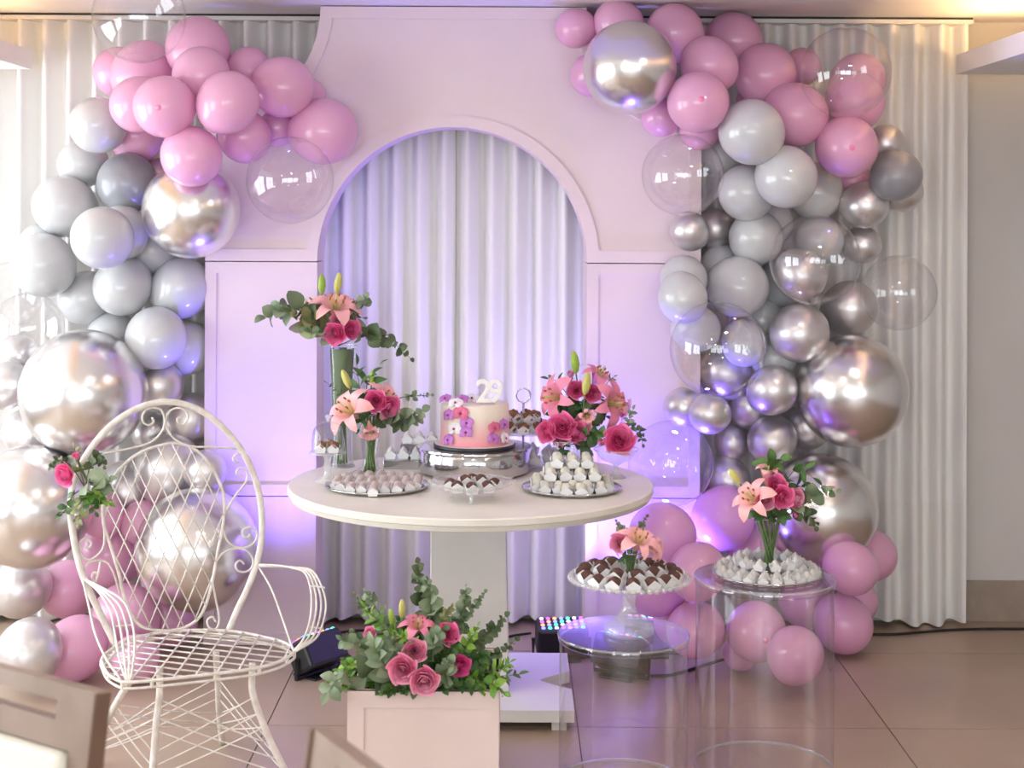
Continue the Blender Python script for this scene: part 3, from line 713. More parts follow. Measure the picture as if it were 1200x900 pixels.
# ================================================================ FOREGROUND DINING CHAIRS
def dining_chair(label, corner, along, fwd, sgn):
    """corner: top outer corner of the back; along: direction of the top edge away from it"""
    al = Vector((*along, 0)).normalized(); fw = Vector((*fwd, 0)).normalized()
    W, HT = .46, corner.z
    c = corner + al * (W / 2)
    X = al * sgn
    t = thing('dining_chair', label, 'chair', group='wooden dining chairs in the foreground')
    if X.cross(fw).z < 0: X = -X
    m = Matrix(((X.x, fw.x, 0, c.x), (X.y, fw.y, 0, c.y), (0, 0, 1, 0), (0, 0, 0, 1)))
    t.matrix_basis = m
    Lm = Matrix.Translation((0, 0, .47)) @ Matrix.Rotation(math.radians(8), 4, 'X') @ Matrix.Translation((0, 0, -.47))
    off = Matrix.Translation((0, .035, 0)) if False else Matrix.Identity(4)
    top = HT - .0; y0, y1 = -.014, .014
    # the leaning back is shifted forward at seat height so that its top corner keeps its place
    sh = Matrix.Translation((0, math.sin(math.radians(8)) * (HT - .47), 0))
    L = sh @ Lm
    bf = MB(); e = .055
    bf.box(-W / 2, -W / 2 + e, y0, y1, .40, top).box(W / 2 - e, W / 2, y0, y1, .40, top)
    bf.box(-W / 2 + e, W / 2 - e, y0, y1, top - .028, top).box(-W / 2 + e, W / 2 - e, y0, y1, top - .105, top - .06).box(-W / 2 + e, W / 2 - e, y0, y1, .47, .52)
    bf.box(-W / 2 + e, -W / 2 + e + .04, y0, y1, top - .06, top - .028).box(W / 2 - e - .04, W / 2 - e, y0, y1, top - .06, top - .028)
    link('back_frame', bf.mesh('back_frame'), M['wood'], t, mw=L)
    for s_ in (-1, 1):
        link('stile_edge', MB().box(s_ * W / 2 - .003, s_ * W / 2 + .003, y0 - .001, y1 + .006, .40, top).mesh('stile_edge', bevel=.002), M['woodside'], t, mw=L)
    link('back_cushion', MB().box(-W / 2 + e + .002, W / 2 - e - .002, y0 - .004, y1 + .016, .525, top - .108).mesh('cushion', bevel=.012), M['linen'], t, mw=L)
    link('seat_frame', MB().box(-W / 2, W / 2, .03, .47, .405, .45).mesh('seat_frame', bevel=.005), M['wood'], t)
    link('seat_cushion', MB().box(-W / 2 + .015, W / 2 - .015, .07, .46, .45, .50).mesh('seat_cushion', bevel=.018), M['linen'], t)
    for s_ in (-1, 1):
        for yy in (.055, .445):
            link('leg', MB().box(s_ * (W / 2 - .022) - .02, s_ * (W / 2 - .022) + .02, yy - .02, yy + .02, 0, .405).mesh('leg', bevel=.004), M['wood'], t)
dining_chair('wooden dining chair with cream cushion in the lower left corner', at(122, 808, 2.5), (-.835, .55), (-.55, -.835), -1)
dining_chair('wooden dining chair corner in front of the pink planter', at(377, 850, 2.33), (.512, -.859), (-.859, -.512), 1)

# ================================================================ FLOWERS AND FOLIAGE (shared prototypes)
def petal_mesh(Rm, z0, z1, width, flare, name='petal', nu=7, nv=6, spiral=.10):
    """a cupped rose petal on a bellied surface around the flower's axis"""
    v = []; f = []
    for j in range(nv + 1):
        t = j / nv
        r = .10 + (Rm - .10) * math.sin(min(1, t * 1.25) * PI / 2) + flare * max(0, t - .72) ** 1.3 * 2.2
        z = z0 + (z1 - z0) * t - (flare * .5 * max(0, t - .85) * 3)
        wd = width * (.35 + .65 * math.sin(min(1, .25 + t * .95) * PI / 2)) * (1 if t < .8 else 1 - 1.4 * (t - .8) ** 1.4)
        for i in range(nu + 1):
            u = -1 + 2 * i / nu
            rr = r * (1 + spiral * u) * (1 - .04 * math.cos(u * PI)); zz = z - .10 * (z1 - z0) * u * u * t
            v.append((rr * math.cos(u * wd), rr * math.sin(u * wd), zz))
    for j in range(nv):
        for i in range(nu):
            a = j * (nu + 1) + i; f.append((a, a + 1, a + nu + 2, a + nu + 1))
    return MB().add(v, f).mesh(name, smooth='all')
ROSE = []
for (n_, Rm, z0, z1, wd, fl2, ph) in ((3, .15, -.35, .66, 1.35, 0, 0), (3, .27, -.38, .65, 1.25, .02, .9), (4, .42, -.42, .60, 1.0, .06, .5), (5, .60, -.48, .50, .82, .14, .2), (5, .82, -.55, .32, .78, .28, .8)):
    me = petal_mesh(Rm, z0, z1, wd, fl2)
    ROSE += [(me, ph + 2 * PI * k / n_) for k in range(n_)]
SEPAL = MB().lathe([(.06, -.9), (.10, -.7), (.26, -.58), (.34, -.46), (.22, -.40), (.05, -.40)], 10).mesh('calyx', smooth='all')
def stem_mesh(L, bend=.0, r=.004):
    return MB().tube(spline([(0, 0, 0), (bend * .3, 0, -L * .4), (bend, bend * .3, -L)], 4), r, 6).mesh('stem', smooth='all')
def rose(label, pos, d, r, m=None, stem=.10, group=None, n=None):
    t = thing('rose', label, 'flower', mw=basis(d, pos, roll=random.uniform(0, 6)), group=group)
    for me, a in (ROSE if n is None else ROSE[:n]):
        link('petal', me, m or M['rose'], t, mw=Matrix.Rotation(a, 4, 'Z') @ Matrix.Scale(r, 4))
    link('calyx', SEPAL, M['stem'], t, mw=Matrix.Scale(r, 4))
    if stem: link('stem', stem_mesh(stem, .01), M['stem'], t, loc=(0, 0, -.5 * r))
    return t
def lily_petal(w, L=1.0, open_=1.0):
    v = []; f = []; n = 10
    for j in range(n + 1):
        t = j / n
        r = .04 + .30 * t + .52 * open_ * t ** 1.7; z = .85 * math.sin(t * PI * .62) * (1.25 - .45 * open_) - .30 * open_ * t ** 5
        wd = w * (.12 + .88 * max(0, 1 - abs((t - .55) / .5) ** 2.2) ** .75) if t < .99 else w * .05
        for i in range(5):
            u = -1 + i / 2
            v.append((r * L, u * wd, z * L + abs(u) * wd * .35 * (1 - t) + (.02 * math.sin(t * 14) * abs(u))))
    for j in range(n):
        for i in range(4):
            a = j * 5 + i; f.append((a, a + 1, a + 6, a + 5))
    return MB().add(v, f).mesh('petal', smooth='all')
LILY = [lily_petal(.25), lily_petal(.18), lily_petal(.20, 1, .45), lily_petal(.16, 1, .4)]
FIL = MB().tube(spline([(0, 0, .1), (.10, 0, .45), (.22, 0, .78)], 3), .016, 5).mesh('filament', smooth='all')
ANT = MB().lathe([(.005, -.07), (.03, -.05), (.035, 0), (.03, .05), (.005, .07)], 6, c=(.23, 0, .80)).mesh('anther', smooth='all')
PIS = MB().tube([(0, 0, .05), (.01, .02, .5), (.03, .04, .95)], [.025, .02, .035], 6).mesh('pistil', smooth='all')
def lily(label, pos, d, r, m=None, stem=.10, group=None, closed=False):
    t = thing('lily', label, 'flower', mw=basis(d, pos, roll=random.uniform(0, 6)), group=group)
    for k in range(6):
        link('petal', LILY[(k % 2) + (2 if closed else 0)], m or M['lily'], t, mw=Matrix.Rotation(PI / 3 * k, 4, 'Z') @ Matrix.Scale(r, 4))
    for k in range(6):
        s_ = link('stamen', FIL, M['bud'], t, mw=Matrix.Rotation(PI / 3 * k + .5, 4, 'Z') @ Matrix.Scale(r * (.8 if closed else 1), 4))
        link('anther', ANT, M['anther'], s_)
    link('pistil', PIS, M['bud'], t, mw=Matrix.Scale(r, 4))
    if stem: link('stem', stem_mesh(stem, .01), M['stem'], t)
    return t
BUD = MB().lathe([(.03, 0), (.13, .12), (.19, .4), (.17, .7), (.09, .93), (.005, 1.0)], 18, sq=lambda a: 1 + .07 * math.cos(3 * a)).mesh('bud', smooth='all')
def bud(label, base, tip, m='bud', group=None, stem=.08):
    base, tip = Vector(base), Vector(tip)
    L = (tip - base).length
    t = thing('lily_bud', label, 'flower bud', mw=basis(tip - base, base), group=group)
    link('bud', BUD, M[m], t, mw=Matrix.Scale(L, 4))
    link('stem', stem_mesh(stem, .006, .003), M['stem'], t)
    return t
def leaf_mesh(kind):
    v = []; f = []; n = 6
    for j in range(n + 1):
        t = j / n
        if kind == 'round': wd = .50 * math.sin(PI * min(1, .06 + .94 * t)) ** .55 if t < 1 else .05
        elif kind == 'oval': wd = .34 * math.sin(PI * (.04 + .96 * t)) ** .8 if t < 1 else .01
        else: wd = .17 * math.sin(PI * (.04 + .96 * t)) ** .8 if t < 1 else .005
        for i in range(5):
            u = -1 + i / 2
            v.append((u * wd, t, .10 * u * u * (1 if kind != 'lance' else .4) * wd * 2 + .12 * math.sin(t * PI) - .10 * t * t))
    for j in range(n):
        for i in range(4):
            a = j * 5 + i; f.append((a, a + 1, a + 6, a + 5))
    return MB().add(v, f).mesh('leaf_' + kind, smooth='all')
LEAF = {k: leaf_mesh(k) for k in ('round', 'oval', 'lance')}
def sprig(label, pts, kind, size, npair, m, group, name='eucalyptus_sprig', start=.25, cat='foliage', taper=.5, stem_r=.0022, stem_m=None):
    P = spline(pts, 6); N = len(P) - 1; o = Vector(pts[0])
    t = thing(name, label, cat, o, group=group)
    link('stem', MB().tube([q - o for q in P], [stem_r * (1 - .6 * i / N) for i in range(N + 1)], 5).mesh('stem', smooth='all'), stem_m or M['twig'], t)
    for k in range(npair + 1):
        f_ = start + (1 - start) * k / npair; i = min(int(f_ * N), N - 1)
        p = P[i].lerp(P[i + 1], f_ * N - i) - o; tg = (P[i + 1] - P[i]).normalized()
        s = size * (1 - (1 - taper) * max(0, f_ - .45) / .55) * random.uniform(.8, 1.15)
        for sd in ((1, -1) if k < npair else (0,)):
            perp = tg.orthogonal().normalized()
            a = k * 1.9 + (0 if sd >= 0 else PI) + random.uniform(-.5, .5)
            perp = Quaternion(tg, a) @ perp
            d = (perp * (1.0 if sd else .15) + tg * (.55 if sd else 1) + Vector((0, -.15, .05))).normalized()
            # leaf faces roughly towards the room and the light
            nrm = Vector((random.uniform(-.9, .9), -.9 + random.uniform(-.3, .6), .55 + random.uniform(-.5, .6)))
            x = d.cross(nrm).normalized(); z = x.cross(d)
            mm = Matrix(((x.x, d.x, z.x, p.x), (x.y, d.y, z.y, p.y), (x.z, d.z, z.z, p.z), (0, 0, 0, 1)))
            link('leaf', LEAF[kind], M[m], t, mw=mm @ Matrix.Scale(s, 4))
    return t
TOCAM = Vector((0, -1, .25))
def P_(px, py, D): return at(px, py, D)
def dirpx(dx, dy, toward): return Vector((dx, -toward, -dy)).normalized()   # image right, image down, towards the camera

# ---------------------------------------------------------------- vases
def vase(label, base, prof, n=40, name='glass_vase', m='glass', lobes=None):
    t = thing(name, label, 'vase', base)
    link('body', MB().lathe(prof, n, sq=lobes).mesh('body', smooth='all'), M[m], t)
    link('base', MB().lathe([(.0005, 0), (prof[0][0], 0), (prof[0][0], .006), (prof[0][0] * .6, .010), (.0005, .011)], n).mesh('base', smooth=True), M['cutglass'], t)
    link('lip', MB().tube([(prof[-1][0] * math.cos(2 * PI * k / n), prof[-1][0] * math.sin(2 * PI * k / n), prof[-1][1]) for k in range(n + 1)], .0018, 6, False).mesh('lip', smooth='all'), M['cutglass'], t)
    return t
def bundle(label, base, top, r0, r1, n, group, leafy=False):
    """stems standing in a vase: each stem is one object"""
    for k in range(n):
        a = 2 * PI * k / n + .3; rr = r0 * (.5 + .5 * ((k * 7) % 5) / 4)
        p0 = Vector(base) + Vector((math.cos(a + 2.2) * rr, math.sin(a + 2.2) * rr, .012)); p1 = Vector(top) + Vector((math.cos(a) * r1 * .8, math.sin(a) * r1 * .8, 0))
        tag(link('flower_stem', MB().tube(spline([p0, (p0 + p1) / 2 + Vector((.003, 0, 0)), p1], 4), .0036, 6).mesh('stem', smooth='all'), M['stem']), label, 'stem', group)

# ---- tall bouquet at the back left of the table
v1 = Vector((at(401, 430, 5.66).x, 5.66, TZ)); zt = at(401, 404, 5.66).z - TZ
vase('tall flared glass vase lined with dark leaves, back left on the table', v1, [(.050, 0), (.046, .012), (.040, .05), (.042, zt * .5), (.048, zt * .8), (.057, zt)])
for k, a in enumerate((-2.2, -1.57, -.9, .4, 1.6, 2.8)):
    # long leaves rolled inside the vase
    v = []; f = []; n = 8
    za, zb = zt * .36, zt * .97
    for j in range(n + 1):
        t_ = j / n; z = za + (zb - za) * t_; rr = .037 + .014 * max(0, t_ - .4)
        for i in range(5):
            u = -1 + i / 2; w_ = .62 * math.sin(PI * (.12 + .80 * t_)) ** .5
            v.append((rr * math.cos(a + u * w_), rr * math.sin(a + u * w_), z))
    for j in range(n):
        for i in range(4): f.append((j * 5 + i, j * 5 + i + 1, j * 5 + i + 6, j * 5 + i + 5))
    tag(link('lining_leaf', MB().add(v, f).mesh('lining', smooth='all'), M['eucd'], loc=v1), 'broad dark green leaf rolled inside the tall glass vase', 'leaf', 'leaves lining the tall vase')
bundle('green flower stem standing in the tall glass vase', v1, v1 + Vector((0, 0, zt * .95)), .022, .028, 6, 'stems in the tall vase')
gB = 'flowers of the tall bouquet'; D1 = 5.66
lily('salmon lily facing front at the top of the tall bouquet', P_(391, 376, D1 - .03), dirpx(.2, -.95, .45), .125, group=gB)
lily('salmon lily leaning left behind, in the tall bouquet', P_(377, 372, D1 + .03), dirpx(-.7, -.75, .2), .10, group=gB)
lily('small salmon lily opening to the right in the tall bouquet', P_(402, 366, D1 + .01), dirpx(.6, -.5, .3), .075, group=gB)
rose('hot pink rose at the lower front of the tall bouquet', P_(393, 391, D1 - .09), dirpx(-.2, .05, 1), .047, group=gB)
rose('hot pink rose at the right of the tall bouquet', P_(412, 386, D1 - .06), dirpx(.5, -.1, 1), .040, group=gB)
rose('pink rose peeking out between lily and roses of the tall bouquet', P_(397, 376, D1 - .07), dirpx(0, -.3, 1), .035, M['rose2'], group=gB)
bud('pale yellow lily bud upright on the right of the tall bouquet', P_(394, 344, D1), P_(398, 319, D1), 'bud', gB)
bud('slim green lily bud upright on the left of the tall bouquet', P_(377, 345, D1), P_(377, 321, D1), 'budgreen', gB)
gE = 'eucalyptus of the tall bouquet'
cA = P_(397, 405, D1)
sprig('eucalyptus branch reaching far left out of the tall bouquet', [cA, P_(370, 372, D1 - .03), P_(340, 362, D1 - .05), P_(311, 372, D1 - .06)], 'round', .084, 7, 'euc', gE)
sprig('eucalyptus branch drooping left under the lilies of the tall bouquet', [cA, P_(375, 382, D1 - .06), P_(358, 378, D1 - .08), P_(340, 366, D1 - .07)], 'round', .074, 5, 'olive', gE)
sprig('short eucalyptus branch low left in the tall bouquet', [cA, P_(383, 392, D1 - .08), P_(364, 389, D1 - .10)], 'round', .050, 4, 'euc', gE)
sprig('eucalyptus branch upright at the right of the tall bouquet', [cA, P_(415, 380, D1), P_(423, 360, D1 - .02), P_(428, 350, D1 - .02)], 'round', .062, 4, 'euc', gE)
sprig('eucalyptus branch hanging far right out of the tall bouquet', [cA, P_(428, 393, D1 - .05), P_(455, 398, D1 - .06), P_(481, 420, D1 - .06)], 'round', .050, 9, 'eucd', gE, taper=.4)

# ---- lower bouquet in the trumpet vase
D2 = 5.48; v2 = Vector((at(434, 500, D2).x, D2, TZ)); zt2 = at(434, 484, D2).z - TZ
vase('trumpet glass vase full of green stems, left of the cake', v2, [(.082, 0), (.070, .008), (.030, .03), (.026, .06), (.032, .11), (.043, zt2 * .8), (.060, zt2)])
bundle('green flower stem in the trumpet vase left of the cake', v2, v2 + Vector((0, 0, zt2)), .022, .040, 14, 'stems in the trumpet vase')
gB = 'flowers of the lower left bouquet'
lily('large salmon lily with curled petals at the left of the lower bouquet', P_(420, 490, D2 - .06), dirpx(-.5, -.55, .6), .12, group=gB)
lily('salmon lily at the upper right of the lower bouquet', P_(440, 476, D2 + .02), dirpx(.65, -.45, .5), .105, group=gB)
lily('half open salmon lily hanging at the front of the lower bouquet', P_(432, 493, D2 - .09), dirpx(.15, .65, .6), .075, group=gB, closed=True)
rose('hot pink rose in the centre of the lower bouquet', P_(440, 470, D2 - .09), dirpx(0, -.1, 1), .045, group=gB)
rose('hot pink rose at the right of the lower bouquet', P_(456, 476, D2 - .08), dirpx(.5, .2, 1), .044, group=gB)
rose('small salmon rosebud low left in the lower bouquet', P_(410, 491, D2 - .08), dirpx(-.3, .5, 1), .022, M['rose2'], group=gB, n=6)
bud('striped yellow lily bud at the left of the lower bouquet', P_(410, 455, D2), P_(401, 433, D2), 'bud', gB)
bud('small green lily bud at the top right of the lower bouquet', P_(435, 450, D2), P_(436, 434, D2), 'budgreen', gB)
gE = 'foliage of the lower left bouquet'; cA = P_(434, 487, D2)
sprig('eucalyptus branch falling right out of the lower bouquet', [cA, P_(462, 487, D2 - .05), P_(482, 492, D2 - .06), P_(496, 482, D2 - .06)], 'round', .058, 6, 'euc', gE)
sprig('eucalyptus branch hanging low right out of the lower bouquet', [cA, P_(458, 493, D2 - .07), P_(470, 500, D2 - .08)], 'round', .055, 4, 'eucd', gE)
sprig('thin eucalyptus twig sticking out right of the lower bouquet', [cA, P_(465, 468, D2), P_(485, 464, D2), P_(505, 463, D2)], 'round', .026, 6, 'euc', gE, start=.5)
sprig('dark lance leaves standing at the back of the lower bouquet', [cA, P_(422, 455, D2 + .03), P_(418, 428, D2 + .03)], 'lance', .10, 3, 'green', gE, 'leaf_sprig')
sprig('arching dark leaves at the upper right of the lower bouquet', [cA, P_(430, 450, D2 + .03), P_(444, 430, D2 + .02)], 'lance', .085, 3, 'green', gE, 'leaf_sprig')
sprig('thin leaf twig poking out left of the lower bouquet', [cA, P_(410, 470, D2), P_(383, 448, D2)], 'lance', .03, 3, 'green', gE, 'leaf_sprig', start=.7)
sprig('green leaves tucked under the petals of the lower bouquet', [cA, P_(428, 486, D2 - .06), P_(421, 502, D2 - .06)], 'lance', .06, 3, 'green', gE, 'leaf_sprig')

# ---- right bouquet behind the white sweets
D3 = 5.62; v3 = Vector((at(684, 500, D3).x, D3, TZ)); zt3 = at(684, 486, D3).z - TZ
vase('glass vase of the tall right bouquet, behind the white sweets', v3, [(.060, 0), (.050, .008), (.028, .03), (.026, .06), (.034, zt3 * .6), (.056, zt3)])
bundle('green flower stem in the vase of the right bouquet', v3, v3 + Vector((0, 0, zt3)), .02, .038, 8, 'stems in the right bouquet vase')
gB = 'flowers of the right bouquet'
lily('rosy lily opening left in the right bouquet', P_(664, 468, D3 - .03), dirpx(-.75, -.2, .55), .115, M['lilypink'], group=gB)
lily('rosy lily opening right in the right bouquet', P_(703, 474, D3 - .03), dirpx(.75, -.15, .6), .115, M['lilypink'], group=gB)
lily('pink lily at the back top right of the right bouquet', P_(694, 452, D3 + .05), dirpx(.5, -.8, .2), .095, M['lilypink'], group=gB)
lily('small pale lily at the lower front of the right bouquet', P_(686, 483, D3 - .09), dirpx(.1, .2, .9), .06, group=gB, closed=True)
lily('half open lily tipped down at the far right of the right bouquet', P_(716, 472, D3 - .03), dirpx(.85, .3, .3), .08, group=gB, closed=True)
rose('hot pink rose left of centre in the right bouquet', P_(675, 457, D3 - .08), dirpx(-.1, -.2, 1), .038, group=gB)
rose('hot pink rose right of centre in the right bouquet', P_(694, 461, D3 - .08), dirpx(.2, 0, 1), .038, group=gB)
rose('pink rosebud at the back top of the right bouquet', P_(669, 440, D3 + .02), dirpx(0, -.8, .5), .028, M['rose2'], group=gB, n=10)
bud('tall green lily bud on top of the right bouquet', P_(675, 438, D3), P_(672, 411, D3), 'budgreen', gB)
bud('yellow green lily bud at the front of the right bouquet', P_(685, 463, D3 - .12), P_(689, 436, D3 - .11), 'bud', gB)
gE = 'foliage of the right bouquet'; cA = P_(684, 488, D3)
for lab, pts_, k_, s_, n_, m_ in (('dark arching leaf sprig at the left of the right bouquet', [cA, P_(655, 450, D3), P_(643, 444, D3)], 'lance', .06, 3, 'green'),
      ('dark leaves hanging left under the right bouquet', [cA, P_(662, 482, D3 - .04), P_(648, 484, D3 - .04)], 'oval', .06, 4, 'green'),
      ('dark leaves hanging right under the right bouquet', [cA, P_(700, 482, D3 - .05), P_(710, 488, D3 - .05)], 'oval', .055, 4, 'eucd'),
      ('leaves filling the middle of the right bouquet', [cA, P_(680, 478, D3 - .06), P_(670, 474, D3 - .07)], 'oval', .06, 4, 'green'),
      ('leaves at the vase mouth of the right bouquet', [cA, P_(688, 494, D3 - .06), P_(693, 502, D3 - .07)], 'oval', .05, 4, 'green'),
      ('thin curled leaf at the right of the right bouquet', [cA, P_(712, 448, D3), P_(719, 442, D3)], 'lance', .04, 2, 'green')):
    sprig(lab, pts_, k_, s_, n_, m_, gE, 'leaf_sprig')
# ---- low rose bowl in front of it
D4 = 5.5; v4 = Vector((at(662, 520, D4).x, D4, TZ)); zt4 = at(662, 516, D4).z - TZ
vase('low glass rose bowl behind the white sweets', v4, [(.045, 0), (.040, .008), (.03, .02), (.05, .06), (.062, zt4 * .8), (.058, zt4)])
gB = 'roses in the low bowl'
for lab, x, y, d, r, m_ in (('hot pink rose at the left of the low rose bowl', 641, 506, (-.6, -.1, 1), .044, None), ('big hot pink rose in the middle of the low rose bowl', 659, 500, (-.05, -.35, 1), .055, None),
                            ('pink rose at the right of the low rose bowl', 676, 507, (.4, .1, 1), .046, None), ('pale salmon rose at the back right of the low rose bowl', 681, 500, (.5, -.4, .7), .045, M['rose2']), ('small pink rose low at the front of the bowl', 657, 515, (0, .4, 1), .032, M['rose2'])):
    rose(lab, P_(x, y, D4 - (.03 if m_ is None else 0)), dirpx(*d), r, m_, .06, gB)
gE = 'foliage of the low rose bowl'; cA = P_(662, 522, D4)
sprig('green leaves under the front of the low rose bowl', [cA, P_(660, 528, D4 - .04), P_(664, 536, D4 - .05)], 'oval', .04, 4, 'green', gE, 'leaf_sprig')
sprig('dark leaves at the right of the low rose bowl', [cA, P_(685, 520, D4 - .03), P_(692, 530, D4 - .04)], 'round', .045, 4, 'eucd', gE, 'leaf_sprig')
sprig('dark leaves between rose bowl and compote', [cA, P_(688, 510, D4 - .03), P_(697, 512, D4 - .03)], 'oval', .05, 4, 'green', gE, 'leaf_sprig')
# ---- footed compote with one rose
D5 = 5.45; v5 = Vector((at(722, 540, D5).x, D5, TZ)); zt5 = at(722, 526, D5).z - TZ
t = vase('footed glass compote holding one big rose, at the right table edge', v5, [(.036, .0), (.030, .008), (.010, .02), (.008, zt5 * .40), (.02, zt5 * .50), (.05, zt5 * .62), (.064, zt5 * .8), (.082, zt5)], lobes=lambda a: 1 + .04 * math.cos(12 * a), name='compote_bowl', m='cutglass')
rose('big hot pink rose sitting in the footed compote', P_(726, 516, D5 - .02), dirpx(.05, -.35, 1), .062, None, .04)
rose('pale pink rosebud at the left in the footed compote', P_(707, 518, D5 - .02), dirpx(-.6, -.1, 1), .030, M['rose2'], .04, n=10)
gE = 'foliage of the compote'; cA = P_(722, 524, D5)
sprig('trailing ivy twig with small leaves rising right of the compote', [cA, P_(733, 505, D5), P_(737, 492, D5), P_(742, 480, D5)], 'oval', .034, 4, 'euc', gE, 'leaf_sprig', start=.45)
sprig('small leaf twig hanging right of the compote', [cA, P_(738, 502, D5), P_(750, 506, D5), P_(753, 520, D5)], 'oval', .034, 5, 'eucd', gE, 'leaf_sprig', start=.4)
sprig('dark leaves at the left of the compote', [cA, P_(706, 512, D5), P_(698, 507, D5)], 'oval', .045, 3, 'green', gE, 'leaf_sprig')

# ---------------------------------------------------------------- sweets
def cup_mesh():
    b = MB(); w0, w1, h, pk, th = .36, .47, .42, .74, .015
    for k in range(4):
        a = PI / 2 * k; c, s = math.cos(a), math.sin(a); v = []
        for o in (0, th):
            for (x, y, z) in ((-w0 + o, -w0 + o, 0), (w0 - o, -w0 + o, 0), (w1 - o, -w1 + o, h), (0, -w1 - .02 + o, pk), (-w1 + o, -w1 + o, h)):
                v.append((x * c - y * s, x * s + y * c, z))
        f = [(0, 1, 2, 3, 4), (9, 8, 7, 6, 5)] + [(i, (i + 1) % 5, 5 + (i + 1) % 5, 5 + i) for i in range(5)]
        b.add(v, f)
    b.box(-w0, w0, -w0, w0, 0, th)
    return b.mesh('paper_cup')
CUP = cup_mesh()
def ball(n, m, bumpy, sx=1, sz=1, seed=0, point=0.0):
    rnd = random.Random(seed); v = []; f = []
    prof = []
    b = MB()
    for i in range(m + 1):
        t = PI * i / m
        for k in range(n):
            a = 2 * PI * k / n; rr = 1 + bumpy * (rnd.random() - .5)
            z = -math.cos(t) * sz * rr
            if point and z > 0: rq = rr * (1 - point * (z / sz) ** 1.2); z *= 1 + .35 * point
            else: rq = rr
            v.append((math.sin(t) * math.cos(a) * sx * rq, math.sin(t) * math.sin(a) * sx * rq, z))
    for i in range(m):
        for k in range(n): f.append((i * n + k, i * n + (k + 1) % n, (i + 1) * n + (k + 1) % n, (i + 1) * n + k))
    return b.add(v, f).mesh('sweet', smooth='all')
SWEET = {'choc': ball(14, 9, .05, .43, .40, 1), 'white': ball(14, 9, .08, .42, .46, 2, .55), 'ivory': ball(14, 9, .25, .41, .44, 3), 'rose': ball(14, 9, .06, .41, .38, 4), 'caramel': ball(12, 8, .45, .48, .42, 5)}
SM = {'choc': 'choc', 'white': 'white_sweet', 'ivory': 'ivory_sweet', 'rose': 'rose_sweet', 'caramel': 'caramel'}
def sweet(label, p, s, kind, group, rz=0.0, tilt=0.0):
    t = thing('sweet', label, 'sweet', group=group, mw=Matrix.Translation(Vector(p)) @ Matrix.Rotation(rz, 4, 'Z') @ Matrix.Rotation(tilt, 4, 'X'))
    link('paper_cup', CUP, M['papercup'], t, mw=Matrix.Scale(s, 4))
    link('confection', SWEET[kind], M[SM[kind]], t, mw=Matrix.Translation((0, 0, s * (.56 if kind == 'ivory' else .47))) @ Matrix.Scale(s, 4))
def tray(label, c, r, h=.012, m='silvertray', name='round_tray', cat='tray'):
    t = thing(name, label, cat, c)
    link('plate', MB().lathe([(.0005, .001), (r * .8, .001), (r * .97, h * .6), (r, h), (r, h + .002), (r * .96, h * .75), (r * .8, .004), (.0005, .004)], 64).mesh('plate', smooth=True), M[m], t)
    link('rim', MB().tube([(r * math.cos(2 * PI * k / 72), r * math.sin(2 * PI * k / 72), h + .0015) for k in range(73)], [.0026 + .0008 * math.cos(k * 3) for k in range(73)], 6, False).mesh('rim', smooth='all'), M[m], t)
    return t
def row_word(j): return 'front row' if j == 0 else ORD[j] + ' row from front'
def grid_sweets(c, r, pitch, s, kind, group, text, z, rowpitch=None, shift=0.0):
    rp = rowpitch or pitch; rows = []
    n = int(r / rp)
    ys = [(-n + k) * rp + shift for k in range(2 * n + 1)]
    j = 0
    for y in ys:
        if abs(y) > r: continue
        half = math.sqrt(max(0, r * r - y * y)); m = max(1, int(2 * half / pitch))
        for i in range(m):
            x = (i - (m - 1) / 2) * pitch
            sweet('%s, %s, %s from left' % (text, row_word(j), ORD[i]), (c[0] + x, c[1] + y, z), s * random.uniform(.95, 1.03), kind, group, random.uniform(-.12, .12))
        j += 1
# left tray
c = Vector((at(442, 566, 5.22).x, 5.22, TZ)); tray('round silver tray of nut-dusted sweets at the front left of the table', c, .181)
grid_sweets(c, .168, .0400, .0415, 'rose', 'sweets on the left silver tray', 'nut-dusted sweet on the left tray', TZ + .005, .042)
# right tray, a small pyramid
c = Vector((at(670, 568, 5.20).x, 5.20, TZ)); tray('round silver tray with a pyramid of ivory sweets at the front right of the table', c, .172)
g_ = 'ivory sweets on the right silver tray'
grid_sweets(c, .155, .0480, .0480, 'ivory', g_, 'ivory sweet on the right tray, bottom layer', TZ + .005, .047)
for (m, n_, z, y0, tx_) in ((4, 3, TZ + .044, -.062, 'middle layer'), (3, 2, TZ + .083, -.03, 'top layer')):
    for j in range(n_):
        for i in range(m):
            sweet('ivory sweet on the right tray, %s, %s, %s from left' % (tx_, row_word(j), ORD[i]), (c.x + (i - (m - 1) / 2) * .050, c.y + y0 + j * .05, z), .0480, 'ivory', g_, random.uniform(-.2, .2))
# ---- mirror drum with the cake
DD = 5.55; dc = Vector((at(556, 540, DD).x, DD, TZ))
t = thing('cake_drum', 'round mirrored cake drum under the birthday cake', 'cake stand', dc)
link('drum', MB().lathe([(.205, .010), (.208, .014), (.208, .086), (.205, .09)], 80, True, True).mesh('drum', smooth=True), M['mirror'], t)
link('top_plate', MB().lathe([(.0005, .090), (.214, .090), (.2145, .094), (.213, .099), (.0005, .099)], 80).mesh('top', smooth=True), M['mirror'], t)
for k in range(4):
    a = PI / 4 + PI / 2 * k; link('foot', MB().lathe([(.008, 0), (.012, .003), (.012, .010)], 12, True, c=(.19 * math.cos(a), .19 * math.sin(a), 0)).mesh('foot', smooth=True), M['mirror'], t)
zc = TZ + .099
t = thing('cake', 'pink ombre birthday cake on a dark round board', 'cake', (dc.x, dc.y, zc))
link('board', MB().lathe([(.150, 0), (.152, .002), (.152, .009), (.150, .011)], 64, True, True).mesh('board', smooth=True), M['board'], t)
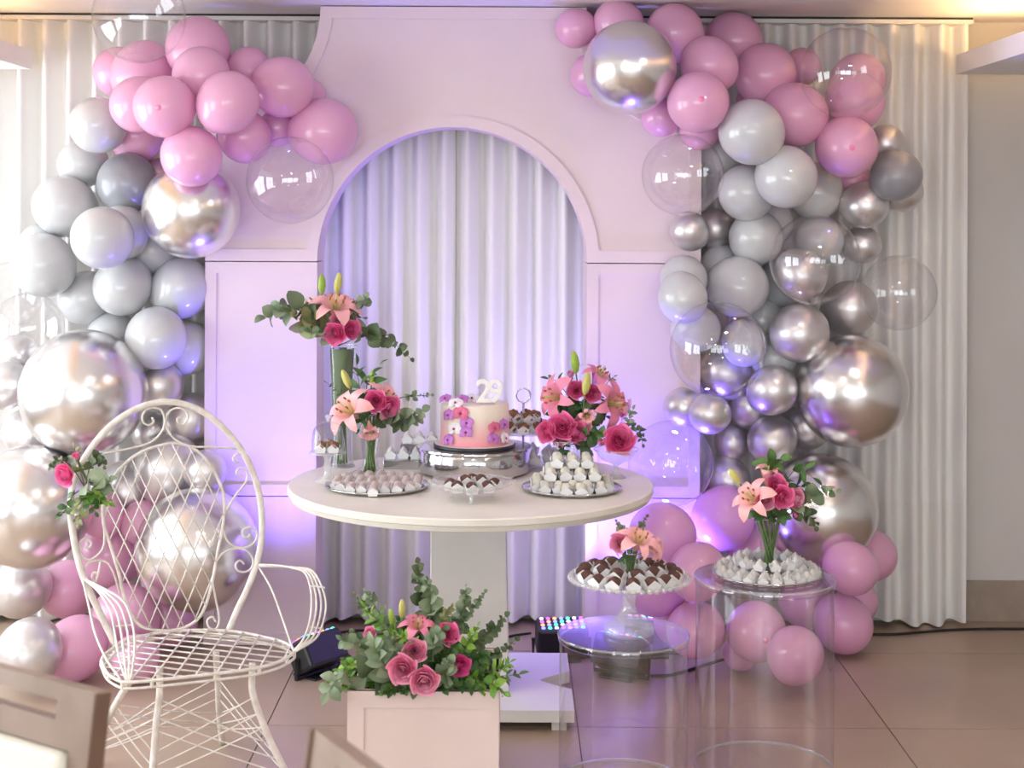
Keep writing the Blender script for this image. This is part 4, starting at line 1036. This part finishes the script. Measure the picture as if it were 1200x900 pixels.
link('board_paper', MB().lathe([(.0005, .0112), (.148, .0112), (.148, .0125), (.0005, .0125)], 64).mesh('paper', smooth=True), M['boardtop'], t)
link('icing', MB().lathe([(.127, .0126), (.1275, .02), (.1268, .150), (.124, .158), (.117, .161), (.0005, .160)], 72, True).mesh('icing', smooth=True), M['icing'], t)
ztopc = zc + .161
# numeral topper
def numerals(txt):
    cu = bpy.data.curves.new('num', 'FONT'); cu.body = txt; cu.extrude = .05; cu.bevel_depth = .025; cu.align_x = 'CENTER'; cu.resolution_u = 4
    o = bpy.data.objects.new('num', cu); COL.objects.link(o)
    me = bpy.data.meshes.new_from_object(o.evaluated_get(bpy.context.evaluated_depsgraph_get())); bpy.data.objects.remove(o); return me
topx = at(574, 460, DD - .06).x
t = thing('cake_topper', 'pearl white number 29 standing on the cake', 'cake topper', (topx, DD - .06, ztopc))
hgt = .082
for ch_, dx in (('2', -.0215), ('9', .0215)):
    link('numeral', numerals(ch_), M['numeral'], t, mw=Matrix.Translation((dx, 0, .010)) @ Matrix.Rotation(PI / 2, 4, 'X') @ Matrix.Scale(hgt / .70, 4))
for dx in (-.0215, .0215):
    link('pick', MB().tube([(dx, 0, -.03), (dx, 0, .014)], .0018, 6).mesh('pick'), M['numeral'], t)
# orchids pressed against the icing
OP = []
for wd, ln in ((.58, 1.0), (.34, .95)):
    v = []; f = []
    for j in range(6):
        t_ = j / 5; w_ = wd * math.sin(PI * (.08 + .86 * t_)) ** .7
        for i in range(5):
            u = -1 + i / 2; v.append((u * w_, ln * t_, .12 * math.sin(t_ * PI) - .10 * u * u))
    for j in range(5):
        for i in range(4): f.append((j * 5 + i, j * 5 + i + 1, j * 5 + i + 6, j * 5 + i + 5))
    OP.append(MB().add(v, f).mesh('orchid_petal', smooth='all'))
OL = MB().lathe([(.02, .02), (.16, .10), (.13, .24), (.03, .30)], 8).mesh('lip', smooth='all')
ccx = Vector((dc.x, dc.y, 0))
def orchid(label, px, py, r, m):
    # where the line of sight meets the cake's side or top
    best = None
    rr = ray(px, py); dx, dy = rr.x, rr.y; ox, oy = -dc.x, -dc.y
    A_ = dx * dx + dy * dy; B_ = 2 * (dx * ox + dy * oy); C_ = ox * ox + oy * oy - .130 ** 2
    disc = B_ * B_ - 4 * A_ * C_
    if disc > 0:
        tt = (-B_ - math.sqrt(disc)) / (2 * A_); p = CAM + rr * tt
        if p.z <= ztopc: n_ = Vector((p.x - dc.x, p.y - dc.y, .03)).normalized(); best = p
    if best is None:
        best = on_plane(px, py, Vector((0, 0, ztopc + .006)), Vector((0, 0, 1)))
        if (best - Vector((dc.x, dc.y, best.z))).length > .125:
            q = best - Vector((dc.x, dc.y, best.z)); best = Vector((dc.x, dc.y, best.z)) + q.normalized() * .118
        n_ = Vector(((best.x - dc.x) * 3, -.6, .7)).normalized()
    t = thing('orchid', label, 'flower', mw=basis(n_, best + n_ * .004, roll=random.uniform(-.2, .2)), group='orchids on the cake')
    for a, k in ((0, 1), (2 * PI / 3, 1), (-2 * PI / 3, 1), (1.15, 0), (-1.15, 0)):
        link('petal', OP[k], m, t, mw=Matrix.Rotation(a, 4, 'Z') @ Matrix.Scale(r, 4))
    link('lip', OL, M['lip'], t, mw=Matrix.Scale(r, 4))
for lab, x, y, r, m_ in (('purple orchid at the top left rim of the cake', 522, 468, .021, 'orchid'), ('purple orchid on the top edge, left of the number', 541, 469, .023, 'orchid'), ('white orchid on the top edge beside the number', 553, 468, .024, 'orchidw'),
    ('white orchid below the top left rim of the cake', 530, 474, .024, 'orchidw'), ('crimson orchid at the upper left of the cake', 540, 485, .026, 'orchidp'), ('purple orchid at the left side, upper half of the cake', 526, 487, .022, 'orchid'),
    ('purple orchid below the crimson one', 547, 496, .022, 'orchid'), ('white orchid with dark centre at the left middle', 533, 503, .024, 'orchidw'), ('purple orchid low in the left cluster', 546, 507, .022, 'orchid'), ('lowest purple orchid at the left foot of the cake', 526, 516, .022, 'orchid'),
    ('crimson orchid leading the right cluster of the cake', 579, 502, .022, 'orchidp'), ('purple orchid highest in the right cluster of the cake', 590, 498, .021, 'orchid'), ('purple orchid lowest in the right cluster of the cake', 578, 515, .021, 'orchid'), ('white orchid at the lower right of the cake', 591, 514, .022, 'orchidw')):
    orchid(lab, x, y, r * 1.25, M[m_])
# ---- footed glass dish with chocolates, front centre
DB = 5.02; bc = Vector((at(553, 580, DB).x, DB, TZ))
t = thing('footed_dish', 'scalloped glass dish on small feet at the front of the table', 'dish', bc)
sc = lambda a: 1 + .035 * math.cos(16 * a)
link('bowl', MB().lathe([(.0005, .030), (.06, .030), (.10, .040), (.130, .055), (.140, .062), (.139, .065), (.10, .045), (.06, .034), (.0005, .034)], 96, sq=sc).mesh('bowl', smooth='all'), M['cutglass'], t)
for k in range(3):
    a = -PI / 2 + 2 * PI / 3 * k; x, y = .075 * math.cos(a), .075 * math.sin(a)
    link('foot', MB().tube([(x, y, .034), (x * 1.05, y * 1.05, .016), (x * 1.1, y * 1.1, .0)], [.009, .005, .008], 8).mesh('foot', smooth='all'), M['cutglass'], t)
for k, (x, y, z, w_) in enumerate(((-.072, -.01, .040, 'at the far left'), (-.048, -.052, .040, 'at the front left'), (.0, -.066, .038, 'at the very front'), (.052, -.050, .040, 'at the front right'), (.076, .0, .041, 'at the far right'), (-.022, -.005, .052, 'left of the middle'), (.030, .0, .052, 'right of the middle'), (0, .048, .046, 'at the back'))):
    sweet('chocolate sweet %s of the footed glass dish' % w_, (bc.x + x, bc.y + y, TZ + z - .006), .046, 'choc', 'chocolates in the footed dish', random.uniform(-.5, .5))
# ---- small cloche stand at the left
DK = 5.33; kc = Vector((at(384, 560, DK).x, DK, TZ)); zk = at(384, 531, DK).z - TZ
t = thing('cloche_stand', 'small glass cake stand with a domed lid at the left of the table', 'cake stand', kc)
link('stand', MB().lathe([(.045, .002), (.040, .008), (.016, .02), (.011, .04), (.015, .06), (.011, zk * .75), (.02, zk * .92), (.066, zk), (.067, zk + .004), (.0005, zk + .004)], 40).mesh('stand', smooth='all'), M['cutglass'], t)
link('dome', MB().lathe([(.056, zk + .005), (.057, zk + .05), (.052, zk + .085), (.036, zk + .105), (.012, zk + .114), (.0005, zk + .115)], 40).mesh('dome', smooth='all'), M['glass'], t)
link('knob', MB().lathe([(.005, zk + .114), (.006, zk + .122), (.011, zk + .129), (.008, zk + .137), (.0005, zk + .14)], 16).mesh('knob', smooth='all'), M['cutglass'], t)
for k, (x, y, w_) in enumerate(((-.023, -.018, 'left'), (.023, -.018, 'right'), (0, .026, 'back'))):
    sweet('caramel crunch sweet under the glass dome, %s one' % w_, (kc.x + x, kc.y + y, TZ + zk + .005), .044, 'caramel', 'sweets under the dome')
# ---- tiered stand at the right behind the cake
DS = 5.74; sc_ = Vector((at(613, 530, DS).x, DS, TZ)); z2 = at(613, 507, DS).z - TZ; zr = at(613, 466, DS).z - TZ
t = thing('tiered_stand', 'two-tier glass serving stand with a ring handle, behind the cake', 'serving stand', sc_)
link('lower_plate', MB().lathe([(.0005, .012), (.15, .012), (.165, .020), (.166, .023), (.15, .016), (.0005, .016)], 56).mesh('plate', smooth='all'), M['cutglass'], t)
link('upper_plate', MB().lathe([(.0005, z2), (.105, z2), (.118, z2 + .006), (.119, z2 + .009), (.105, z2 + .004), (.0005, z2 + .004)], 56).mesh('plate', smooth='all'), M['cutglass'], t)
link('pole', MB().tube([(0, 0, .0), (0, 0, zr - .018)], .0045, 10).mesh('pole', smooth='all'), M['mirror'], t)
link('base', MB().lathe([(.03, 0), (.03, .004), (.01, .012)], 20, True, True).mesh('base', smooth=True), M['mirror'], t)
link('ring_handle', MB().tube([(.027 * math.cos(2 * PI * k / 32), 0, zr + .009 + .027 * math.sin(2 * PI * k / 32)) for k in range(33)], .0032, 8, False).mesh('ring', smooth='all'), M['mirror'], t)
g_ = 'caramel sweets on the upper tier'
for k in range(9):
    a = -PI / 2 + 2 * PI * k / 9
    sweet('caramel crunch sweet on the upper tier, %s counted from the front' % ORD[k], (sc_.x + .082 * math.cos(a), sc_.y + .082 * math.sin(a), TZ + z2 + .005), .048, 'caramel', g_, a)
for k in range(5):
    a = -PI / 2 + .35 + 2 * PI * k / 5
    sweet('caramel crunch sweet heaped on top of the upper tier, %s counted from the front' % ORD[k], (sc_.x + .045 * math.cos(a), sc_.y + .045 * math.sin(a), TZ + z2 + .042), .048, 'caramel', g_, a)
for k in range(10):
    a = -PI / 2 + 2 * PI * (k + .5) / 10
    sweet('white sweet on the lower tier, %s counted from the front' % ORD[k], (sc_.x + .125 * math.cos(a), sc_.y + .125 * math.sin(a), TZ + .018), .048, 'white', 'white sweets on the lower tier', a + PI / 2)
# ---- mirrored riser with white sweets, behind the left tray
DR = 5.66; rc = Vector((at(486, 530, DR).x, DR, TZ))
t = thing('mirrored_riser', 'stepped mirrored riser of white sweets left of the cake', 'serving stand', rc)
link('lower_step', MB().box(-.115, .085, -.06, .06, 0, .035).mesh('step', bevel=.003), M['mirror'], t)
link('upper_step', MB().box(-.055, .085, .005, .06, .035, .085).mesh('step', bevel=.003), M['mirror'], t)
for i in range(4):
    sweet('white sweet %s from the left on the lower step of the mirrored riser' % ORD[i], (rc.x - .088 + i * .048, rc.y - .032, TZ + .036), .046, 'white', 'sweets on the mirrored riser')
for i in range(3):
    sweet('white sweet %s from the left on the upper step of the mirrored riser' % ORD[i], (rc.x - .030 + i * .047, rc.y + .030, TZ + .086), .045, 'white', 'sweets on the mirrored riser')

# ---------------------------------------------------------------- low plinth: pressed-glass cake stand with chocolates and a small bouquet
lc = Vector((at(737, 740, LOW.y).x, LOW.y, LOW.z)); zst = at(737, 682, LOW.y).z - LOW.z
t = thing('glass_cake_stand', 'pressed glass pedestal cake stand on the low plinth', 'cake stand', lc)
fl3 = lambda a: 1 + .02 * math.cos(24 * a)
link('foot', MB().lathe([(.073, 0), (.075, .006), (.074, .026), (.064, .034), (.040, .048), (.025, .066), (.018, .085), (.023, zst * .78), (.04, zst * .9), (.05, zst * .95)], 72, sq=fl3).mesh('foot', smooth='all'), M['cutglass'], t)
link('plate', MB().lathe([(.0005, zst - .008), (.05, zst - .008), (.15, zst), (.182, zst + .012), (.183, zst + .017), (.15, zst + .006), (.0005, zst)], 96, sq=lambda a: 1 + .012 * math.cos(36 * a)).mesh('plate', smooth='all'), M['cutglass'], t)
for k in range(48):
    a = 2 * PI * k / 48
    link('rim_bead', BALL['orb'], M['cutglass'], t, mw=Matrix.Translation((.181 * math.cos(a), .181 * math.sin(a), zst + .013)) @ Matrix.Scale(.0085, 4))
for k in range(16):
    a = -PI / 2 + 2 * PI * k / 16
    sweet('chocolate sweet in the outer ring of the cake stand, %s clockwise from the front' % ORD[k] if False else 'chocolate sweet in the outer ring of the cake stand, %s counted from the front' % ORD[k], (lc.x + .142 * math.cos(a), lc.y + .142 * math.sin(a), lc.z + zst + .005), .050, 'choc', 'chocolates on the glass cake stand', a + PI / 2)
for k in range(9):
    a = -PI / 2 + .2 + 2 * PI * k / 9
    sweet('chocolate sweet in the inner ring of the cake stand, %s counted from the front' % ORD[k], (lc.x + .088 * math.cos(a), lc.y + .088 * math.sin(a), lc.z + zst + .016), .052, 'choc', 'chocolates on the glass cake stand', a + PI / 2)
v6 = lc + Vector((0, 0, zst + .001)); zt6 = at(738, 646, LOW.y).z - v6.z
vase('small flared glass in the middle of the chocolate cake stand', v6, [(.030, 0), (.022, .008), (.020, .03), (.030, zt6 * .7), (.044, zt6)])
bundle('green stem in the small glass on the cake stand', v6, v6 + Vector((0, 0, zt6)), .012, .03, 7, 'stems on the cake stand')
gB = 'flowers on the cake stand'; D6 = LOW.y; cA = P_(738, 648, D6)
lily('wide open salmon lily above the chocolate cake stand', P_(744, 646, D6 - .02), dirpx(.25, -.9, .45), .088, group=gB)
lily('drooping salmon lily at the right above the cake stand', P_(752, 642, D6), dirpx(.85, .0, .5), .07, group=gB, closed=True)
lily('salmon lily at the back left above the cake stand', P_(735, 636, D6 + .03), dirpx(-.2, -.9, .3), .055, group=gB)
rose('pink rose at the left above the chocolate cake stand', P_(726, 636, D6 - .04), dirpx(-.35, -.2, 1), .033, M['rose2'], group=gB)
sprig('tiny eucalyptus twig upright above the cake stand lily', [cA, P_(745, 628, D6), P_(757, 606, D6)], 'round', .022, 6, 'eucd', gB, start=.55)
sprig('tiny eucalyptus twig at the left above the cake stand', [cA, P_(730, 625, D6), P_(723, 612, D6)], 'round', .020, 4, 'olive', gB, start=.6)
sprig('green leaves in the mouth of the small glass on the cake stand', [cA, P_(734, 652, D6 - .03), P_(729, 655, D6 - .03)], 'oval', .03, 3, 'green', gB, 'leaf_sprig')

# ---------------------------------------------------------------- tall plinth: plate of white sweets around a vase
ac = Vector((at(899, 676, TALL.y).x, TALL.y, TALL.z))
tray('round mirror plate of white sweets on the tall plinth', ac, .170, .010, 'mirror', 'mirror_plate', 'plate')
g_ = 'white sweets on the tall plinth'
for n_, rr, z, w_ in ((24, .148, .004, 'outer ring'), (19, .112, .006, 'second ring'), (12, .090, .036, 'raised inner ring')):
    for k in range(n_):
        a = -PI / 2 + 2 * PI * k / n_ + (.1 if rr < .14 else 0)
        sweet('white peaked sweet on the tall plinth, %s, %s counted from front' % (w_, ORD[k]), (ac.x + rr * math.cos(a), ac.y + rr * math.sin(a), ac.z + z), .0365, 'white', g_, a + PI / 2 + random.uniform(-.2, .2))
v7 = ac + Vector((.004, 0, .004)); zt7 = at(902, 606, TALL.y).z - v7.z
vase('trumpet glass vase in the ring of white sweets on the tall plinth', v7, [(.050, 0), (.040, .008), (.026, .03), (.024, .06), (.032, zt7 * .7), (.046, zt7)])
bundle('green stem in the vase on the tall plinth', v7, v7 + Vector((0, 0, zt7)), .020, .044, 12, 'stems on the tall plinth')
gB = 'flowers on the tall plinth'; D7 = TALL.y; cA = P_(902, 608, D7)
lily('large salmon lily at the left of the tall plinth bouquet', P_(890, 592, D7 - .04), dirpx(-.6, -.6, .6), .092, group=gB)
lily('pale salmon lily upright at the back of the tall plinth bouquet', P_(898, 570, D7 + .03), dirpx(.05, -1, .2), .075, group=gB, closed=True)
rose('hot pink rose at the top of the tall plinth bouquet', P_(910, 568, D7 - .02), dirpx(.1, -.45, 1), .036, group=gB)
rose('big hot pink rose in the centre of the tall plinth bouquet', P_(917, 582, D7 - .07), dirpx(.1, 0, 1), .040, group=gB)
rose('pink rose low left of centre in the tall plinth bouquet', P_(896, 587, D7 - .07), dirpx(-.1, .2, 1), .034, M['rose2'], group=gB)
rose('pink rose at the right of the tall plinth bouquet', P_(932, 585, D7 - .03), dirpx(.6, 0, .9), .037, M['rose2'], group=gB)
rose('small hot pink rosebud low right in the tall plinth bouquet', P_(931, 602, D7 - .03), dirpx(.3, .6, .8), .020, group=gB, n=6)
bud('yellow lily bud at the upper left of the tall plinth bouquet', P_(867, 567, D7 - .02), P_(855, 549, D7 - .02), 'bud', gB)
for lab, pts_, k_, s_, n_, m_ in (('eucalyptus branch reaching right out of the tall plinth bouquet', [cA, P_(940, 588, D7 - .02), P_(960, 577, D7 - .02), P_(980, 575, D7 - .02)], 'round', .042, 6, 'euc'),
      ('eucalyptus twig hanging right out of the tall plinth bouquet', [cA, P_(938, 600, D7 - .02), P_(950, 606, D7 - .02), P_(955, 617, D7 - .02)], 'round', .034, 5, 'eucd'),
      ('broad dark leaves at the top of the tall plinth bouquet', [cA, P_(908, 562, D7 + .03), P_(902, 545, D7 + .03), P_(914, 540, D7 + .03)], 'oval', .075, 3, 'green'),
      ('long dark leaf arching right from the tall plinth bouquet', [cA, P_(922, 562, D7 + .02), P_(938, 549, D7 + .02), P_(953, 560, D7 + .02)], 'lance', .07, 3, 'green'),
      ('dark leaves right of the roses in the tall plinth bouquet', [cA, P_(928, 572, D7 + .01), P_(946, 572, D7)], 'lance', .06, 4, 'green'),
      ('dark leaves under the lily in the tall plinth bouquet', [cA, P_(893, 600, D7 - .04), P_(880, 598, D7 - .05)], 'oval', .045, 4, 'green'),
      ('dark leaves under the roses in the tall plinth bouquet', [cA, P_(912, 603, D7 - .05), P_(922, 606, D7 - .05)], 'oval', .042, 4, 'green')):
    sprig(lab, pts_, k_, s_, n_, m_, 'foliage on the tall plinth', 'eucalyptus_sprig' if 'eucalyptus' in lab else 'leaf_sprig')

# ---------------------------------------------------------------- posy tied to the wire chair
cA = bpl(97, 570) + vv_ * .03; DP = cA.y
gB = 'posy on the wire chair'
rose('hot pink rose of the posy tied to the wire chair', P_(77, 556, DP - .05), dirpx(-.5, .1, .9), .040, group=gB)
rose('small pink rosebud at the top of the wire chair posy', P_(90, 536, DP - .03), dirpx(0, -.7, .6), .024, group=gB, n=10)
for lab, pts_, k_, s_, n_, m_ in (('large grey green leaves at the right of the wire chair posy', [cA, P_(105, 565, DP - .05), P_(118, 570, DP - .05), P_(126, 566, DP - .05)], 'round', .062, 3, 'euc'),
      ('bright green leaves at the lower right of the wire chair posy', [cA, P_(112, 580, DP - .04), P_(128, 590, DP - .04)], 'oval', .050, 4, 'fresh'),
      ('dark curled sprig at the top right of the wire chair posy', [cA, P_(106, 545, DP - .02), P_(116, 535, DP - .02), P_(122, 546, DP - .02)], 'round', .028, 6, 'eucd'),
      ('dark sprig at the top left of the wire chair posy', [cA, P_(82, 545, DP), P_(66, 540, DP), P_(60, 548, DP)], 'round', .026, 6, 'eucd'),
      ('small yellow green leaves on top of the wire chair posy', [cA, P_(90, 538, DP), P_(87, 524, DP)], 'lance', .034, 4, 'olive'),
      ('green leaf twig hanging down left from the wire chair posy', [cA, P_(86, 580, DP - .04), P_(76, 598, DP - .04), P_(70, 604, DP - .04)], 'oval', .034, 5, 'green'),
      ('green leaf twig hanging straight down from the wire chair posy', [cA, P_(95, 585, DP - .05), P_(93, 602, DP - .05), P_(91, 614, DP - .05)], 'oval', .036, 5, 'olive'),
      ('dark leaf twig hanging down right from the wire chair posy', [cA, P_(103, 585, DP - .05), P_(112, 600, DP - .05)], 'oval', .036, 4, 'green')):
    sprig(lab, pts_, k_, s_, n_, m_, gB, 'leaf_sprig', start=.3)

# ---------------------------------------------------------------- the arrangement in the planter
PC = Vector(((PL.x + PRr.x) / 2, 4.25 + pw / 2, pz - .03)); DPl = PC.y
gB = 'flowers in the planter'
for lab, x, y, dD, d, r, m_ in (('open pink rose at the front left of the planter', 472, 784, -.19, (-.1, -.1, 1), .046, M['rose2']), ('open pink rose at the front centre of the planter', 497, 797, -.21, (.05, .1, 1), .046, M['rose2']),
        ('pink rose above the two front ones in the planter', 486, 763, -.14, (.15, -.3, 1), .038, M['rose2']), ('hot pink rose at the upper right of the planter', 525, 743, -.08, (.25, -.3, 1), .036, None),
        ('magenta rose half hidden at the right of the planter', 539, 780, -.14, (.4, 0, 1), .034, M['rosedark']), ('small pink rosebud at the far left of the planter', 426, 779, -.12, (-.5, 0, 1), .018, None), ('faded pink rosebud at the upper left of the planter', 434, 742, -.05, (-.5, -.4, 1), .022, M['rose2'])):
    rose(lab, P_(x, y, DPl + dD - .07), dirpx(*d), r, m_, .08, gB)
lily('pink lily sunk among the leaves at the top of the planter', P_(488, 744, DPl - .05), dirpx(.1, -.9, .4), .07, M['lilypink'], group=gB)
bud('yellow lily bud upright at the upper left of the planter', P_(471, 724, DPl - .06), P_(471, 702, DPl - .06), 'bud', gB)
bud('green lily bud leaning left in the planter', P_(460, 732, DPl - .06), P_(457, 713, DPl - .06), 'budgreen', gB)
gE = 'foliage in the planter'
SP = [('fresh green leaf branch filling the left corner of the planter', [(440, 800, -.10), (418, 800, -.16), (404, 806, -.20)], 'oval', .045, 7, 'fresh'),
 ('dark leaf branch filling the left back corner of the planter', [(445, 800, .02), (420, 785, .02), (405, 775, .02)], 'oval', .055, 7, 'green'),
 ('small fresh leaves at the right end of the planter', [(545, 795, -.12), (580, 785, -.16), (598, 776, -.16)], 'lance', .045, 9, 'fresh'),
 ('olive leaf twig at the upper centre of the planter', [(510, 770, -.06), (518, 728, -.06), (528, 712, -.06)], 'oval', .034, 9, 'olive'),
 ('fresh leaf twig above the front roses of the planter', [(492, 780, -.16), (478, 752, -.2), (466, 742, -.2)], 'lance', .045, 7, 'fresh'),
 ('dark eucalyptus branch rising highest in the planter', [(500, 740, .0), (492, 690, 0), (489, 660, 0)], 'round', .052, 7, 'eucd'),
 ('grey green eucalyptus branch just right of the highest one', [(505, 745, -.02), (505, 705, -.03), (500, 682, -.03)], 'round', .058, 6, 'euc'),
 ('silvery eucalyptus branch at the upper right of the planter', [(530, 745, 0), (543, 712, 0), (546, 690, 0)], 'round', .048, 7, 'euc'),
 ('thin silvery twig at the upper right edge of the planter', [(535, 740, .02), (555, 712, .02), (568, 694, .02)], 'round', .026, 8, 'euc'),
 ('dark eucalyptus branch rising right of the planter centre', [(540, 770, 0), (570, 745, 0), (592, 722, 0)], 'round', .042, 7, 'eucd'),
 ('dark branch reaching far right out of the planter', [(545, 785, 0), (580, 770, -.02), (604, 750, -.02)], 'round', .038, 7, 'eucd'),
 ('silvery eucalyptus branch at the upper left of the planter', [(470, 760, 0), (440, 712, 0), (430, 694, 0)], 'round', .046, 6, 'euc'),
 ('dark eucalyptus twig at the far upper left of the planter', [(465, 760, .03), (432, 720, .03), (418, 698, .03)], 'round', .042, 6, 'eucd'),
 ('bright green leaf branch at the upper left of the planter', [(475, 765, -.05), (447, 732, -.05), (428, 712, -.05)], 'lance', .060, 8, 'fresh'),
 ('bright green leaf branch at the lower left of the planter', [(460, 795, -.12), (425, 785, -.16), (396, 790, -.18)], 'lance', .055, 8, 'fresh'),
 ('yellow green leaf branch drooping at the left rim of the planter', [(455, 795, -.15), (415, 778, -.18), (388, 796, -.20)], 'oval', .040, 8, 'fresh'),
 ('large grey green leaves hanging over the left corner of the planter', [(450, 795, -.16), (400, 795, -.22), (384, 812, -.24)], 'oval', .085, 3, 'euc'),
 ('large pale eucalyptus leaves at the left front of the planter', [(465, 800, -.18), (448, 775, -.22), (437, 752, -.22)], 'oval', .085, 5, 'euc'),
 ('pale eucalyptus branch pointing left out of the planter', [(460, 780, -.10), (425, 760, -.14), (402, 748, -.14)], 'oval', .065, 5, 'euc'),
 ('pale eucalyptus leaves above the front roses', [(485, 790, -.16), (470, 765, -.20), (455, 745, -.20)], 'round', .056, 6, 'euc'),
 ('pale round leaves between the two pink roses at the right', [(505, 770, -.14), (508, 750, -.18), (520, 738, -.18)], 'round', .054, 5, 'euc'),
 ('pale round leaves at the front right of the planter', [(520, 800, -.19), (522, 788, -.23), (527, 776, -.23)], 'round', .060, 4, 'euc'),
 ('dark green leaf branch filling the right of the planter', [(520, 800, -.10), (550, 775, -.14), (575, 770, -.14)], 'oval', .058, 8, 'green'),
 ('dark green leaf branch low at the right of the planter', [(530, 805, -.12), (570, 795, -.16), (608, 790, -.18)], 'lance', .065, 8, 'green'),
 ('bright green leaves over the right rim of the planter', [(540, 805, -.16), (570, 800, -.22), (590, 812, -.24)], 'oval', .060, 5, 'fresh'),
 ('small bright leaves at the right middle of the planter', [(520, 790, -.10), (545, 760, -.14), (560, 735, -.14)], 'oval', .040, 9, 'fresh'),
 ('dark leaves in the middle of the planter', [(500, 800, -.12), (515, 775, -.15), (530, 755, -.15)], 'oval', .055, 8, 'green'),
 ('dark leaves behind the lily in the planter', [(490, 780, -.02), (480, 745, -.03), (468, 728, -.03)], 'oval', .060, 7, 'green'),
 ('dark leaves under the front left rose of the planter', [(480, 805, -.18), (462, 806, -.22), (450, 812, -.23)], 'oval', .040, 6, 'green'),
 ('dark leaves between the front roses of the planter', [(500, 805, -.18), (483, 808, -.22), (470, 810, -.22)], 'oval', .036, 6, 'green'),
 ('dark leaves along the front rim of the planter', [(510, 806, -.18), (535, 803, -.22), (560, 806, -.22)], 'oval', .044, 7, 'green'),
 ('dark leaves at the back left of the planter', [(480, 795, .08), (450, 765, .10), (430, 755, .10)], 'oval', .065, 7, 'green'),
 ('dark leaves at the back right of the planter', [(510, 795, .08), (530, 745, .10), (545, 728, .10)], 'oval', .065, 7, 'green'),
 ('dark leaves at the back of the planter', [(500, 795, .10), (505, 740, .12), (515, 718, .12)], 'oval', .065, 7, 'green'),
 ('dark eucalyptus branch at the left middle of the planter', [(475, 790, -.06), (440, 770, -.10), (415, 742, -.10)], 'round', .048, 7, 'eucd'),
 ('purplish dark sprig at the right back of the planter', [(530, 780, .04), (560, 755, .04), (575, 738, .04)], 'round', .044, 7, 'eucd')]
for lab, pts_, k_, s_, n_, m_ in SP:
    pts3 = [PC + Vector(((pts_[0][0] - 496) / 1750 * 4 * .7, pts_[0][2] * .5, -.01))] + [P_(x, y, DPl + dD) for x, y, dD in pts_]
    sprig(lab, pts3, k_, s_ * (.82 if k_ == 'round' else .9), n_ + 2, m_, gE, 'eucalyptus_sprig' if 'eucalyptus' in lab else 'leaf_sprig', start=.35, stem_m=M['stem'])
